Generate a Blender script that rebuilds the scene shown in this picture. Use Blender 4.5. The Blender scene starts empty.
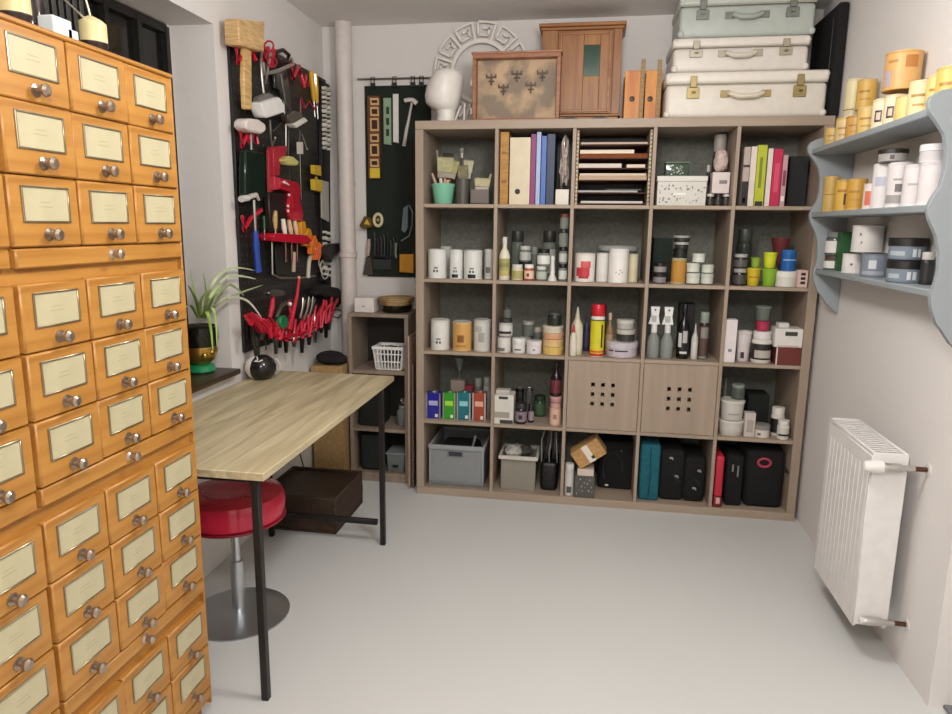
import bpy, bmesh, math, random
from mathutils import Vector, Matrix
random.seed(7)
PI = math.pi
scene = bpy.context.scene
COL = scene.collection

# ---------------------------------------------------------------- camera (surveyed position)
CAM = Vector((.8305, -3.26, 1.3441)); YAW, PIT, ROL, FPX = .1617, -.1863, .0120, 693.4
_f = Vector((-math.sin(YAW)*math.cos(PIT), math.cos(YAW)*math.cos(PIT), math.sin(PIT)))
_r0 = Vector((math.cos(YAW), math.sin(YAW), 0)); _u0 = _r0.cross(_f)
_r = _r0*math.cos(ROL) + _u0*math.sin(ROL); _u = -_r0*math.sin(ROL) + _u0*math.cos(ROL)
def P(u, v, ax, val):
    """real-world point where the sight line through photo point (u, v) meets the plane ax = val"""
    d = _r*((u-476)/FPX) - _u*((v-357)/FPX) + _f
    return CAM + d*((val-CAM[ax])/d[ax])
cam = bpy.data.cameras.new('camera'); co = bpy.data.objects.new('camera', cam); COL.objects.link(co)
cam.sensor_width = 36; cam.lens = FPX/952*36; cam.clip_start = .05
R = Matrix((_r, _u, -_f)).transposed()
co.matrix_world = Matrix.Translation(CAM) @ R.to_4x4()
scene.camera = co

# ---------------------------------------------------------------- materials
def lin(c): return c/12.92 if c <= .04045 else ((c+.055)/1.055)**2.4
def rgb(h): return tuple(lin(int(h[i:i+2], 16)/255) for i in (0, 2, 4))
MATS = {}
def mc(s):
    """material by spec 'hex[/kind]': m metal, g glossy, t clear glass, f fabric/matt, w wood grain, s soft satin"""
    if not isinstance(s, str): return s
    if s in MATS: return MATS[s]
    h, k = (s.split('/')+['s'])[:2]
    m = bpy.data.materials.new('surface_'+s.replace('/', '_')); m.use_nodes = True
    N = m.node_tree.nodes; L = m.node_tree.links; b = N['Principled BSDF']
    c = rgb(h)
    rough = {'s': .45, 'm': .28, 'g': .12, 't': .05, 'f': .9, 'w': .5}[k]
    b.inputs['Roughness'].default_value = rough
    if k == 'm': b.inputs['Metallic'].default_value = .9
    if k == 't':
        b.inputs['Transmission Weight'].default_value = .45; b.inputs['IOR'].default_value = 1.3
    tc = N.new('ShaderNodeTexCoord'); mp = N.new('ShaderNodeMapping'); no = N.new('ShaderNodeTexNoise')
    L.new(tc.outputs['Object'], mp.inputs['Vector']); L.new(mp.outputs['Vector'], no.inputs['Vector'])
    mp.inputs['Location'].default_value = (hash(h) % 7 * .37 if False else sum(map(ord, h)) % 13*.37, .2, .1)
    sc = (6, 6, 60) if k == 'w' else (1, 1, 1)
    mp.inputs['Scale'].default_value = sc
    no.inputs['Scale'].default_value = {'f': 60, 'w': 3}.get(k, 25); no.inputs['Detail'].default_value = 4
    cr = N.new('ShaderNodeValToRGB'); a = {'w': .35, 'f': .22, 't': .02}.get(k, .05)
    cr.color_ramp.elements[0].position = .3; cr.color_ramp.elements[1].position = .7
    cr.color_ramp.elements[0].color = tuple(x*(1-a) for x in c)+(1,)
    cr.color_ramp.elements[1].color = tuple(min(1, x*(1+a*.6)) for x in c)+(1,)
    L.new(no.outputs['Fac'], cr.inputs['Fac']); L.new(cr.outputs['Color'], b.inputs['Base Color'])
    if k in 'fw':
        bu = N.new('ShaderNodeBump'); bu.inputs['Strength'].default_value = .25; bu.inputs['Distance'].default_value = .002
        L.new(no.outputs['Fac'], bu.inputs['Height']); L.new(bu.outputs['Normal'], b.inputs['Normal'])
    MATS[s] = m; return m
def wood(name, c1, c2, axis=1, scale=1.0, rough=.5, planks=0):
    m = bpy.data.materials.new(name); m.use_nodes = True
    N = m.node_tree.nodes; L = m.node_tree.links; b = N['Principled BSDF']; b.inputs['Roughness'].default_value = rough
    tc = N.new('ShaderNodeTexCoord'); mp = N.new('ShaderNodeMapping'); no = N.new('ShaderNodeTexNoise')
    s = [14, 14, 14]; s[axis] = 1.2; mp.inputs['Scale'].default_value = [x*scale for x in s]
    no.inputs['Scale'].default_value = 1.6; no.inputs['Detail'].default_value = 6; no.inputs['Distortion'].default_value = 1.2
    L.new(tc.outputs['Object'], mp.inputs['Vector']); L.new(mp.outputs['Vector'], no.inputs['Vector'])
    cr = N.new('ShaderNodeValToRGB'); cr.color_ramp.elements[0].position = .32; cr.color_ramp.elements[1].position = .68
    cr.color_ramp.elements[0].color = rgb(c1)+(1,); cr.color_ramp.elements[1].color = rgb(c2)+(1,)
    L.new(no.outputs['Fac'], cr.inputs['Fac'])
    L.new(cr.outputs['Color'], b.inputs['Base Color'])
    bu = N.new('ShaderNodeBump'); bu.inputs['Strength'].default_value = .15; bu.inputs['Distance'].default_value = .002
    L.new(no.outputs['Fac'], bu.inputs['Height']); L.new(bu.outputs['Normal'], b.inputs['Normal'])
    return m
def plaster(name, h, rough=.85, bump=.3, sc=40):
    m = bpy.data.materials.new(name); m.use_nodes = True
    N = m.node_tree.nodes; L = m.node_tree.links; b = N['Principled BSDF']; b.inputs['Roughness'].default_value = rough
    tc = N.new('ShaderNodeTexCoord'); no = N.new('ShaderNodeTexNoise'); n2 = N.new('ShaderNodeTexNoise')
    L.new(tc.outputs['Object'], no.inputs['Vector']); L.new(tc.outputs['Object'], n2.inputs['Vector'])
    no.inputs['Scale'].default_value = sc; n2.inputs['Scale'].default_value = 1.5; n2.inputs['Detail'].default_value = 5
    cr = N.new('ShaderNodeValToRGB'); c = rgb(h)
    cr.color_ramp.elements[0].color = tuple(x*.94 for x in c)+(1,); cr.color_ramp.elements[1].color = tuple(min(1, x*1.03) for x in c)+(1,)
    L.new(n2.outputs['Fac'], cr.inputs['Fac']); L.new(cr.outputs['Color'], b.inputs['Base Color'])
    bu = N.new('ShaderNodeBump'); bu.inputs['Strength'].default_value = bump; bu.inputs['Distance'].default_value = .003
    L.new(no.outputs['Fac'], bu.inputs['Height']); L.new(bu.outputs['Normal'], b.inputs['Normal'])
    return m

WALL = plaster('painted_plaster', 'e0dcd9'); CEIL = plaster('ceiling_plaster', 'e6e2de')
FLOOR = plaster('painted_concrete_floor', 'cfd0cf', .45, .12, 12)
CARC = wood('catalog_oak', 'a46e2e', 'c08a42', 1, 1.2, .38)
CARCD = wood('catalog_oak_edge', '8e5524', 'a2672c', 1, 1.2, .5)
DESK = wood('limed_oak_top', 'a69878', 'd2c3a0', 1, .9, .42)
KAL = wood('greige_oak', '9c8a7a', 'a99886', 2, .6, .5)
KALH = wood('greige_oak_shelf', '9e8c7c', 'ab9a88', 0, .6, .5)
OAKG = wood('grey_oak', '857668', '9a8a7a', 2, .8, .55)
CRATE = wood('dark_crate_wood', '2c1f16', '45301f', 1, 1, .7)
RED_WOOD = wood('reddish_pine', '86532c', 'a2703c', 2, 1, .45)
RW_H = wood('reddish_pine_rail', '86532c', 'a2703c', 0, 1, .45)
PINE = wood('orange_pine', 'b86a20', 'dc963c', 2, 1, .45)
BLUEG = plaster('blue_grey_paint', '939a9e', .5, .2, 20)
SILL = wood('dark_sill_wood', '33261d', '4f3b2c', 1, 1, .4)

# ---------------------------------------------------------------- mesh builder
class MB:
    def __init__(s, org=(0, 0, 0)): s.bm = bmesh.new(); s.m = []; s.o = Vector(org)
    def _i(s, m):
        m = mc(m)
        if m not in s.m: s.m.append(m)
        return s.m.index(m)
    def add(s, vs, fs, m, smooth=False, T=None):
        i = s._i(m)
        bv = [s.bm.verts.new((T @ Vector(v)) if T is not None else v) for v in vs]
        for f in fs:
            try:
                fc = s.bm.faces.new([bv[k] for k in f]); fc.material_index = i; fc.smooth = smooth
            except ValueError: pass
        return s
    def box(s, c, d, m, b=.0015, rot=None, taper=None):
        t = bmesh.new(); bmesh.ops.create_cube(t, size=1)
        for v in t.verts:
            v.co = Vector((v.co.x*d[0], v.co.y*d[1], v.co.z*d[2]))
            if taper and v.co.z < 0: v.co.x *= taper; v.co.y *= taper
        b = min(b, min(d)*.3)
        if b > 1e-5: bmesh.ops.bevel(t, geom=t.edges[:], offset=b, segments=1 if b < .004 else 3, affect='EDGES', profile=.5)
        M = Matrix.Translation(Vector(c)) @ (rot.to_4x4() if rot is not None else Matrix.Identity(4))
        t.verts.index_update()
        s.add([v.co.copy() for v in t.verts], [[v.index for v in f.verts] for f in t.faces], m, b >= .004, M); t.free(); return s
    def bx(s, x0, x1, y0, y1, z0, z1, m, b=.0015):
        return s.box(((x0+x1)/2, (y0+y1)/2, (z0+z1)/2), (abs(x1-x0), abs(y1-y0), abs(z1-z0)), m, b)
    def lathe(s, c, prof, m, seg=24, T=None, sy=1.0):
        """prof: (r, z[, material]) ; the material applies to the band that ends at that point"""
        M = Matrix.Translation(Vector(c)) @ (T.to_4x4() if T is not None else Matrix.Identity(4))
        ids = []; vs = []
        for p in prof:
            r = max(p[0], 1e-5)
            vs.append([s.bm.verts.new(M @ Vector((r*math.cos(2*PI*k/seg), sy*r*math.sin(2*PI*k/seg), p[1]))) for k in range(seg)])
        for j in range(len(prof)-1):
            mi = s._i(prof[j+1][2] if len(prof[j+1]) > 2 else m)
            for k in range(seg):
                f = s.bm.faces.new((vs[j][k], vs[j][(k+1) % seg], vs[j+1][(k+1) % seg], vs[j+1][k])); f.material_index = mi; f.smooth = True
        for row, rev in ((vs[0], True), (vs[-1], False)):
            f = s.bm.faces.new(row[::-1] if rev else row); f.material_index = s._i(m)
        return s
    def arc(s, c, r, z0, z1, a0, a1, m, n=8, th=.0008):
        vs = []
        for k in range(n+1):
            a = a0+(a1-a0)*k/n
            for rr in (r, r+th):
                for z in (z0, z1): vs.append((c[0]+rr*math.cos(a), c[1]+rr*math.sin(a), c[2]+z))
        fs = []
        for k in range(n):
            b = 4*k; fs += [(b+2, b+6, b+7, b+3), (b, b+1, b+5, b+4), (b+1, b+3, b+7, b+5), (b, b+4, b+6, b+2)]
        fs += [(0, 2, 3, 1), (4*n, 4*n+1, 4*n+3, 4*n+2)]
        return s.add(vs, fs, m, True)
    def tube(s, pts, r, m, seg=8, closed=False, flat=1.0):
        pts = [Vector(p) for p in pts]; n = len(pts); rows = []; mi = s._i(m); pv = None
        for j, p in enumerate(pts):
            if closed: t = pts[(j+1) % n]-pts[j-1]
            else: t = pts[min(j+1, n-1)]-pts[max(j-1, 0)]
            t.normalize()
            if pv is None: pv = t.cross(Vector((0, 0, 1)) if abs(t.z) < .9 else Vector((1, 0, 0)))
            a = pv-t*pv.dot(t)
            if a.length < 1e-6: a = t.orthogonal()
            a.normalize(); pv = a; b = t.cross(a); rr = r[j] if isinstance(r, (list, tuple)) else r
            rows.append([s.bm.verts.new(p+a*(rr*math.cos(2*PI*k/seg))+b*(rr*flat*math.sin(2*PI*k/seg))) for k in range(seg)])
        for j in range(n if closed else n-1):
            A, B = rows[j], rows[(j+1) % n]
            for k in range(seg):
                f = s.bm.faces.new((A[k], A[(k+1) % seg], B[(k+1) % seg], B[k])); f.material_index = mi; f.smooth = True
        if not closed:
            for row in (rows[0], rows[-1]):
                f = s.bm.faces.new(row); f.material_index = mi
        return s
    def prism(s, pts, vec, m, b=0.0):
        t = bmesh.new(); a = [t.verts.new(p) for p in pts]; f = t.faces.new(a)
        r = bmesh.ops.extrude_face_region(t, geom=[f])
        for v in [e for e in r['geom'] if isinstance(e, bmesh.types.BMVert)]: v.co += Vector(vec)
        if b: bmesh.ops.bevel(t, geom=t.edges[:], offset=b, segments=1, affect='EDGES')
        t.verts.index_update()
        s.add([v.co.copy() for v in t.verts], [[v.index for v in f.verts] for f in t.faces], m); t.free(); return s
    def ball(s, c, r, m, seg=20, T=None):
        if not isinstance(r, (tuple, list)): r = (r, r, r)
        n = seg//2; vs = []; fs = []
        for j in range(n+1):
            for k in range(seg):
                a = PI*j/n; b = 2*PI*k/seg
                vs.append((r[0]*math.sin(a)*math.cos(b), r[1]*math.sin(a)*math.sin(b), r[2]*math.cos(a)))
        for j in range(n):
            for k in range(seg): fs.append((j*seg+k, (j+1)*seg+k, (j+1)*seg+(k+1) % seg, j*seg+(k+1) % seg))
        return s.add(vs, fs, m, True, Matrix.Translation(Vector(c)) @ (T.to_4x4() if T is not None else Matrix.Identity(4)))
    def build(s, name, parent=None, label=None):
        bmesh.ops.remove_doubles(s.bm, verts=s.bm.verts[:], dist=1e-6)
        bmesh.ops.recalc_face_normals(s.bm, faces=s.bm.faces[:])
        for v in s.bm.verts: v.co -= s.o
        me = bpy.data.meshes.new(name); s.bm.to_mesh(me); s.bm.free()
        for m in s.m: me.materials.append(m)
        me.set_sharp_from_angle(angle=math.radians(38))
        o = bpy.data.objects.new(name, me); COL.objects.link(o)
        if parent is not None: o.parent = parent
        else: o.location = s.o
        if label: o['label'] = label
        return o
def tag(o, label, cat, group=None, kind=None):
    o['label'] = label; o['category'] = cat
    if group: o['group'] = group
    if kind: o['kind'] = kind
    return o
def thing(name, label, cat, loc=(0, 0, 0), rz=0, group=None):
    o = bpy.data.objects.new(name, None); COL.objects.link(o); o.location = loc; o.rotation_euler = (0, 0, rz); o.empty_display_size = .05
    return tag(o, label, cat, group)
def struct(name, mb): o = mb.build(name); o['kind'] = 'structure'; return o
def rotz(a): return Matrix.Rotation(a, 3, 'Z')
def rotx(a): return Matrix.Rotation(a, 3, 'X')
def roty(a): return Matrix.Rotation(a, 3, 'Y')

# ---------------------------------------------------------------- the room
XL, XR, YB, ZC, YF = -.59, 1.84, .39, 2.345, -4.3
struct('floor', MB().bx(-1.2, 2.9, YF-.1, YB+.1, -.1, 0, FLOOR, 0))
struct('ceiling', MB().bx(-1.2, 2.9, YF-.1, YB+.1, ZC, ZC+.1, CEIL, 0))
struct('wall_back', MB().bx(XL-.3, XR+.3, YB, YB+.1, 0, ZC, WALL, 0))
NY0, NY1, NZ0, NZ1, NX = -2.75, -.70, .745, 2.07, -.77
w = MB(); w.bx(XL-.3, XL, NY1, YB+.1, 0, ZC, WALL, 0); w.bx(XL-.3, XL, NY0, NY1, 0, NZ0, WALL, 0)
w.bx(XL-.3, XL, NY0, NY1, NZ1, ZC, WALL, 0); w.bx(XL-.3, XL, YF, NY0, 0, ZC, WALL, 0); w.bx(NX-.03, NX, -.7165, NY1, NZ0, NZ1, WALL, 0); struct('wall_left', w)
w = MB(); w.bx(XR, XR+.1, -1.292, YB+.1, 0, ZC, WALL, 0); w.bx(XR+.1, 2.6, -1.292, -1.19, 0, ZC, WALL, 0)
w.bx(2.6, 2.7, YF, -1.19, 0, ZC, WALL, 0); struct('wall_right', w)
struct('wall_front', MB().bx(-1.2, 2.9, YF-.1, YF, 0, ZC, WALL, 0))
# night window in the niche
win = MB(); BLK = '15130f/s'
ys = [-.728, -.895, -1.065, -1.235, -1.405, -1.575, -1.745, -1.915, -2.085, -2.255, -2.425, -2.595, -2.74]
for y in ys: win.bx(NX-.03, NX+.012, y-.012, y+.012, NZ0+.02, NZ1-.01, BLK)
for z in (NZ0+.035, 1.35, NZ1-.02): win.bx(NX-.03, NX+.010, NY0, -.728, z-.015, z+.015, BLK)
wf = struct('window_1', win)
pane = MB().bx(NX-.018, NX-.010, NY0, -.728, NZ0+.02, NZ1-.01, '0b0b0a/g', 0).build('window_pane', wf)
struct('night_backing_1', MB().bx(NX-.05, NX-.04, NY0-.02, -.60, NZ0-.1, NZ1+.1, '050505', 0))  # black sheet added behind the panes for the dark of night outside
sl = tag(MB((NX, -1.7, NZ0)).bx(NX+.013, -.55, -1.68, -.702, NZ0+.001, .768, SILL, .004).build('window_sill'), 'dark brown wooden sill board in the window niche under the spider plant', 'window sill')
sl['kind'] = 'structure'

# ---------------------------------------------------------------- vertical pipe in the corner
pp = thing('vertical_pipe', 'thick white painted pipe rising in the back left corner beside the pegboard', 'pipe', (-.455, .325, 0))
MB().lathe((0, 0, 0), [(.043, 0), (.043, 2.30), (.043, ZC-.001)], 'd9d0ca').build('pipe_tube', pp)
for z in (1.17, .4): MB().lathe((0, 0, z), [(.044, 0), (.049, .004), (.049, .03), (.044, .034)], 'd6cdc6').build('pipe_collar', pp)
pb = MB(); pb.bx(-.03, .03, .04, .0645, 1.55, 1.57, 'c9c0ba'); pb.build('wall_bracket', pp)

# ---------------------------------------------------------------- card catalog
CY0, CH, CW, CX = -1.70, .1248, .1670, -.144
cat = thing('card_catalog_cabinet', 'tall honey-coloured wooden card catalog cabinet with rows of small labelled drawers at left', 'cabinet', (-.37, -2.2, 0))
O = Vector((-.37, -2.2, 0))
def L_(x, y, z): return (x-O.x, y-O.y, z-O.z)
YE = CY0-6*CW-.014
k = MB(); k.bx(-.585-O.x, CX-.016-O.x, YE-O.y, CY0-O.y, .05, 1.672, CARC, .002)
k.bx(-.585-O.x, CX-.004-O.x, YE-O.y, YE+.006-O.y, .05, 1.672, CARC); k.bx(-.585-O.x, CX-.004-O.x, CY0-.005-O.y, CY0+.001-O.y, .05, 1.672, CARC)
k.build('carcass', cat)
MB().bx(-.585-O.x, CX-.001-O.x, YE-.004-O.y, CY0+.004-O.y, 1.672, 1.682, CARC, .003).build('top_board', cat)
MB().bx(-.57-O.x, CX-.03-O.x, YE+.01-O.y, CY0-.01-O.y, 0, .05, CARCD).build('plinth', cat)
tops = [1.670, 1.5465, 1.4215, None, 1.2345, 1.1095, .9845, None, .7935, .6690, .5440, None, .3530, .2280]
rowz = [(1.6705, 1.548), (1.5465, 1.424), (1.4215, 1.299), (1.2345, 1.112), (1.1100, .9875), (.9855, .863), (.7955, .673), (.6710, .5485), (.5465, .424), (.3560, .2335), (.2315, .109)]
strips = [(1.296, 1.262), (.860, .825), (.421, .386), (.106, .071)]
def drawer_proto():
    d = MB(); hh = .1225; ww = CW-.004
    d.box((-.008, 0, 0), (.022, ww, hh), CARC, .003)
    o = d.build('drawer', cat)
    f = MB(); a, b_, t = .056, .032, .0035; cz = .013
    f.bx(.0028, .0062, -a, a, cz+b_-t, cz+b_, 'a39a84/m', .0008); f.bx(.0028, .0062, -a, a, cz-b_, cz-b_+t, 'a39a84/m', .0008)
    f.bx(.0028, .0062, -a, -a+t, cz-b_, cz+b_, 'a39a84/m', .0008); f.bx(.0028, .0062, a-t, a, cz-b_, cz+b_, 'a39a84/m', .0008)
    f.build('label_frame', o)
    c = MB(); c.bx(.0025, .0040, -a+.003, a-.003, cz-b_+.003, cz+b_-.003, 'bdb492/s', 0)
    for zz, w_ in ((.004, .016), (-.004, .022)): c.bx(.0040, .0042, -w_*.8, w_*.7, cz+zz-.0007, cz+zz+.0007, 'a89f7c', 0)
    c.build('card', o)
    kn = MB(); Ty = roty(PI/2)
    kn.lathe((.003, .0, -.040), [(.012, 0), (.012, .002), (.005, .004), (.005, .010), (.009, .013), (.0115, .018), (.0115, .022), (.007, .026)], 'a8998a/m', 10, Ty)
    kn.build('knob', o)
    return o
dp = drawer_proto(); first = True
def dup_part(o, loc):
    c = o.copy(); COL.objects.link(c); c.parent = o.parent; c.location = loc
    for ch in list(o.children):
        g = ch.copy(); COL.objects.link(g); g.parent = c
    return c
for r, (zt, zb) in enumerate(rowz):
    for cidx in range(6):
        y = CY0-.004-CW*(cidx+.5)-(.006 if cidx > 2 else 0)
        loc = Vector((CX-.003, y, (zt+zb)/2))-O
        loc.x += ((cidx*7+r*5) % 4-1.5)*.0012
        if first: dp.location = loc; first = False
        else: dup_part(dp, loc)
sp = None
for r, (zt, zb) in enumerate(strips):
    for hlf in (0, 1):
        y = CY0-.004-CW*(1.5+3*hlf)-(.006 if hlf else 0)
        loc = Vector((CX-.003, y, (zt+zb)/2))-O
        if sp is None:
            q = MB(); q.box((-.008, 0, 0), (.020, CW*3-.006, .034), CARC, .003); sp = q.build('pull_out_board', cat); sp.location = loc
            MB().lathe((.002, 0, 0), [(.011, 0), (.007, .004), (.009, .014), (.010, .016), (.010, .020), (.006, .023)], 'bdb4a8/m', 12, roty(PI/2)).build('knob', sp)
        else: dup_part(sp, loc)

# things on the catalog cabinet
def candle(label, x, y, z, r, h, group=None):
    t = thing('candle', label, 'candle', (x, y, z), 0, group)
    MB().lathe((0, 0, 0), [(r*1.0, 0), (r*1.05, .006), (r*.9, .012), (r*.9, .030), (r*1.05, .036), (r*1.05, .040)], '2a1812/s').build('holder', t)
    MB().lathe((0, 0, .0402), [(r, 0), (r, h*.72), (r*.75, h*.84), (r*.15, h)], 'd8ca94/s').build('wax_body', t)
    MB().tube([(0, 0, h+.038), (-.001, -.003, h+.055), (-.002, -.008, h+.072)], .002, 'efe6c8').build('wick', t)
ZT = 1.682
candle('cream candle with white wick on the card catalog, before the dark window panes', -.25, -1.822, ZT, .030, .055)
candle('cream candle at the far left end of the card catalog top', -.25, -2.03, ZT, .028, .07)
b = thing('glass_bottle', 'dark brown bottle standing beside the leftmost candle on the card catalog', 'bottle', (-.27, -1.965, ZT))
MB().lathe((0, 0, 0), [(.022, 0), (.024, .01), (.024, .09), (.010, .13), (.010, .17)], '22130e/g').build('bottle_body', b)
MB().lathe((0, 0, .16), [(.0115, 0), (.0115, .02)], 'efe8dc').build('cap', b)
for i, (u, hh, cc, lab) in enumerate([(47, .055, 'd9e2ea', 'pale bluish paper packet lying beside black bars on the card catalog'), (57, .040, 'ccd3da', 'small white box between the black holder bars on the card catalog')]):
    p0 = P(u, 24, 0, -.25)
    bb = MB((p0.x, p0.y, ZT)); bb.box((p0.x, p0.y, ZT+hh/2), (.07, .05-.02*i, hh), cc, .002); tag(bb.build('paper_packet'), lab, 'packet')
rk = thing('bottle_rack', 'black metal rack with upright bars on top of the card catalog', 'rack', (-.30, -1.895, ZT))
m = MB(); m.bx(-.07, .05, -.055, .055, 0, .006, BLK); m.build('base', rk)
for i, yy in enumerate((-.05, -.03, -.01, .01, .03, .05)):
    MB().bx(.038, .05, yy-.006, yy+.006, .006, .22, BLK).build('bar', rk)
MB().tube([(.044, -.05, .20), (.044, .05, .20)], .006, BLK).build('rail', rk)
MB().tube([(.05, -.06, .125), (.05, .0, .105), (.05, .055, .085)], .0022, 'd8d0c8/m').build('wire', rk)
tag(MB((-.25, -1.73, ZT)).box((-.25, -1.745, ZT+.004), (.09, .075, .008), 'd8cfc4', .001, rotz(.15)).build('paper_stack'), 'thin stack of white papers lying on the right end of the card catalog top', 'papers')

# ---------------------------------------------------------------- desk
DX0, DX1, DY0, DY1, DZ = -.575, .012, -1.655, -.43, .705
dk = thing('desk', 'workbench desk with pale limed oak top and black square steel legs', 'desk', (-.28, -1.04, 0))
def dl(x, y): return (x+.28, y+1.04)
MB().bx(DX0+.28, DX1+.28, DY0+1.04, DY1+1.04, DZ-.022, DZ, DESK, .0015).build('tabletop', dk)
for (x, y) in ((-.04, -1.60), (.002, -.59), (-.50, -.60), (-.54, -1.60)):
    a, b_ = dl(x, y); 
    MB().bx(a-.0105, a+.0105, b_-.0105, b_+.0105, 0, DZ-.0225, '171412/s', .0015).build('leg', dk)
f = MB(); f.bx(-.25, .255, .425, .445, DZ-.047, DZ-.0225, '171412'); f.bx(-.25, .255, -.57, -.55, DZ-.047, DZ-.0225, '171412'); f.bx(.24, .262, -.56, .44, DZ-.047, DZ-.0225, '171412'); f.bx(-.27, -.25, -.56, .44, DZ-.047, DZ-.0225, '171412'); f.build('frame', dk)
s_ = MB(); s_.bx(-.22, .258, .44, .46, .09, .112, '171412'); s_.build('stretcher', dk)
s_ = MB(); s_.tube([(-.24, -.55, .35), (-.1, -.55, DZ-.05)], .008, '171412'); s_.build('brace', dk)
# cable under desk
tag(MB((-.42, -.44, .3)).tube([(-.33, -.42, .68), (-.37, -.43, .60), (-.42, -.44, .50), (-.44, -.43, .36), (-.43, -.40, .25), (-.46, -.3, .19)], .003, '1a1815').build('power_cable'), 'thin black cable hanging down behind the desk above the crate', 'cable')

# stool
st = thing('stool', 'round stool with padded red vinyl seat on a chrome column under the desk', 'stool', (-.335, -1.2, 0))
MB().lathe((0, 0, 0), [(.15, .365), (.165, .372), (.172, .40), (.172, .43), (.163, .450), (.12, .462), (.06, .458), (0, .456)], 'cc2a46/g', 40).build('seat', st)
g = MB()
for i in range(16):
    a = -2.6+i*.09*1.9
    g.box((.095*math.cos(a), .095*math.sin(a), .4635), (.012, .006, .0012), 'd06a74', .0003, rotz(a+1.2+(i % 3)*.5))
g.build('seat_print', st)
MB().lathe((0, 0, 0), [(.168, .360), (.172, .364), (.172, .369), (.15, .371)], '8b1626', 40).build('seat_rim', st)
MB().lathe((0, 0, 0), [(.022, .02), (.022, .20), (.014, .205), (.014, .33), (.05, .345), (.10, .36)], 'c9cdd0/m').build('column', st)
MB().lathe((0, 0, 0), [(.17, 0), (.172, .006), (.12, .018), (.03, .03)], 'b9bdc0/m', 36).build('base', st)

# crate under desk
cr = thing('crate', 'low dark brown wooden crate standing on the floor under the desk', 'crate', (-.41, -.35, 0), 0)
k = MB(); k.bx(-.18, .18, -.185, .185, 0, .012, CRATE); k.bx(-.18, .18, -.185, -.170, .012, .165, CRATE, .003); k.bx(-.18, .18, .170, .185, .012, .165, CRATE, .003)
k.bx(-.18, -.165, -.17, .17, .012, .165, CRATE, .003); k.bx(.165, .18, -.17, .17, .012, .165, CRATE, .003); k.build('box_body', cr)
k = MB(); k.bx(-.164, .164, -.169, .169, .145, .152, '33241a/w'); k.build('lid', cr)
k = MB()
for sx in (-1, 1):
    for sy in (-1, 1): k.bx(sx*.181-.012*(sx > 0), sx*.181+.012*(sx < 0), sy*.186-.012*(sy > 0), sy*.186+.012*(sy < 0), .05, .09, '4a4038/m', .001)
k.build('corner_fitting', cr)

# tall tan board box + black bag behind the desk
tb = thing('cardboard_box', 'tall tan cardboard box standing on the floor behind the desk', 'box', (-.465, .10, 0))
MB().bx(-.105, .06, -.05, .12, 0, .63, 'a98a5c/f', .003).build('box_body', tb)
k = MB(); k.bx(-.105, .06, -.052, -.0505, .35, .37, 'c2ab7c'); k.build('tape', tb)
bg = MB((-.47, .10, .631)); bg.ball((-.49, .12, .665), (.075, .07, .034), '141312/f', 20); bg.ball((-.45, .11, .66), (.055, .055, .028), '171615/f', 16)
tag(bg.build('folded_cloth'), 'crumpled black cloth bundle on the tall tan cardboard box behind the desk', 'cloth')

# round black and white pot on desk with tool
q = P(257, 378, 2, DZ)
pt = thing('round_container', 'round black and white container with a black handle on the desk below the pegboard', 'container', (-.515, -.60, DZ+.0005))
prof = [(.030, 0), (.050, .012), (.062, .035), (.063, .055), (.052, .082), (.032, .097), (.026, .099)]
MB().lathe((0, 0, 0), prof, '211f1e/g', 28).build('body', pt)
k = MB()
for i in range(len(prof)-1):
    pass
vs = []; fs = []; n = 8
for j, (r_, z_) in enumerate(prof):
    for kx in range(n+1):
        a = PI*1.03-0.1+kx/n*1.15+.15
        vs.append(((r_+.0012)*math.cos(a), (r_+.0012)*math.sin(a), z_))
for j in range(len(prof)-1):
    for kx in range(n): fs.append((j*(n+1)+kx, j*(n+1)+kx+1, (j+1)*(n+1)+kx+1, (j+1)*(n+1)+kx))
k.add(vs, fs, 'e8e2dc/g', True); k.build('white_panel', pt)
MB().tube([(.0, -.030, .0985), (.01, -.045, .088), (.0, -.052, .083), (.018, -.05, .083), (.03, -.04, .088)], .0025, 'efe9e4').build('squiggle', pt)
MB().tube([(.055, .02, .02), (.078, .015, .04), (.078, .015, .065), (.055, .02, .085)], .005, 'c9c4be').build('handle', pt)
MB().lathe((-.015, 0, .095), [(.011, 0), (.013, .02), (.012, .05), (.016, .07), (.008, .085)], '1c1a19').build('top_handle', pt)

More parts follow.
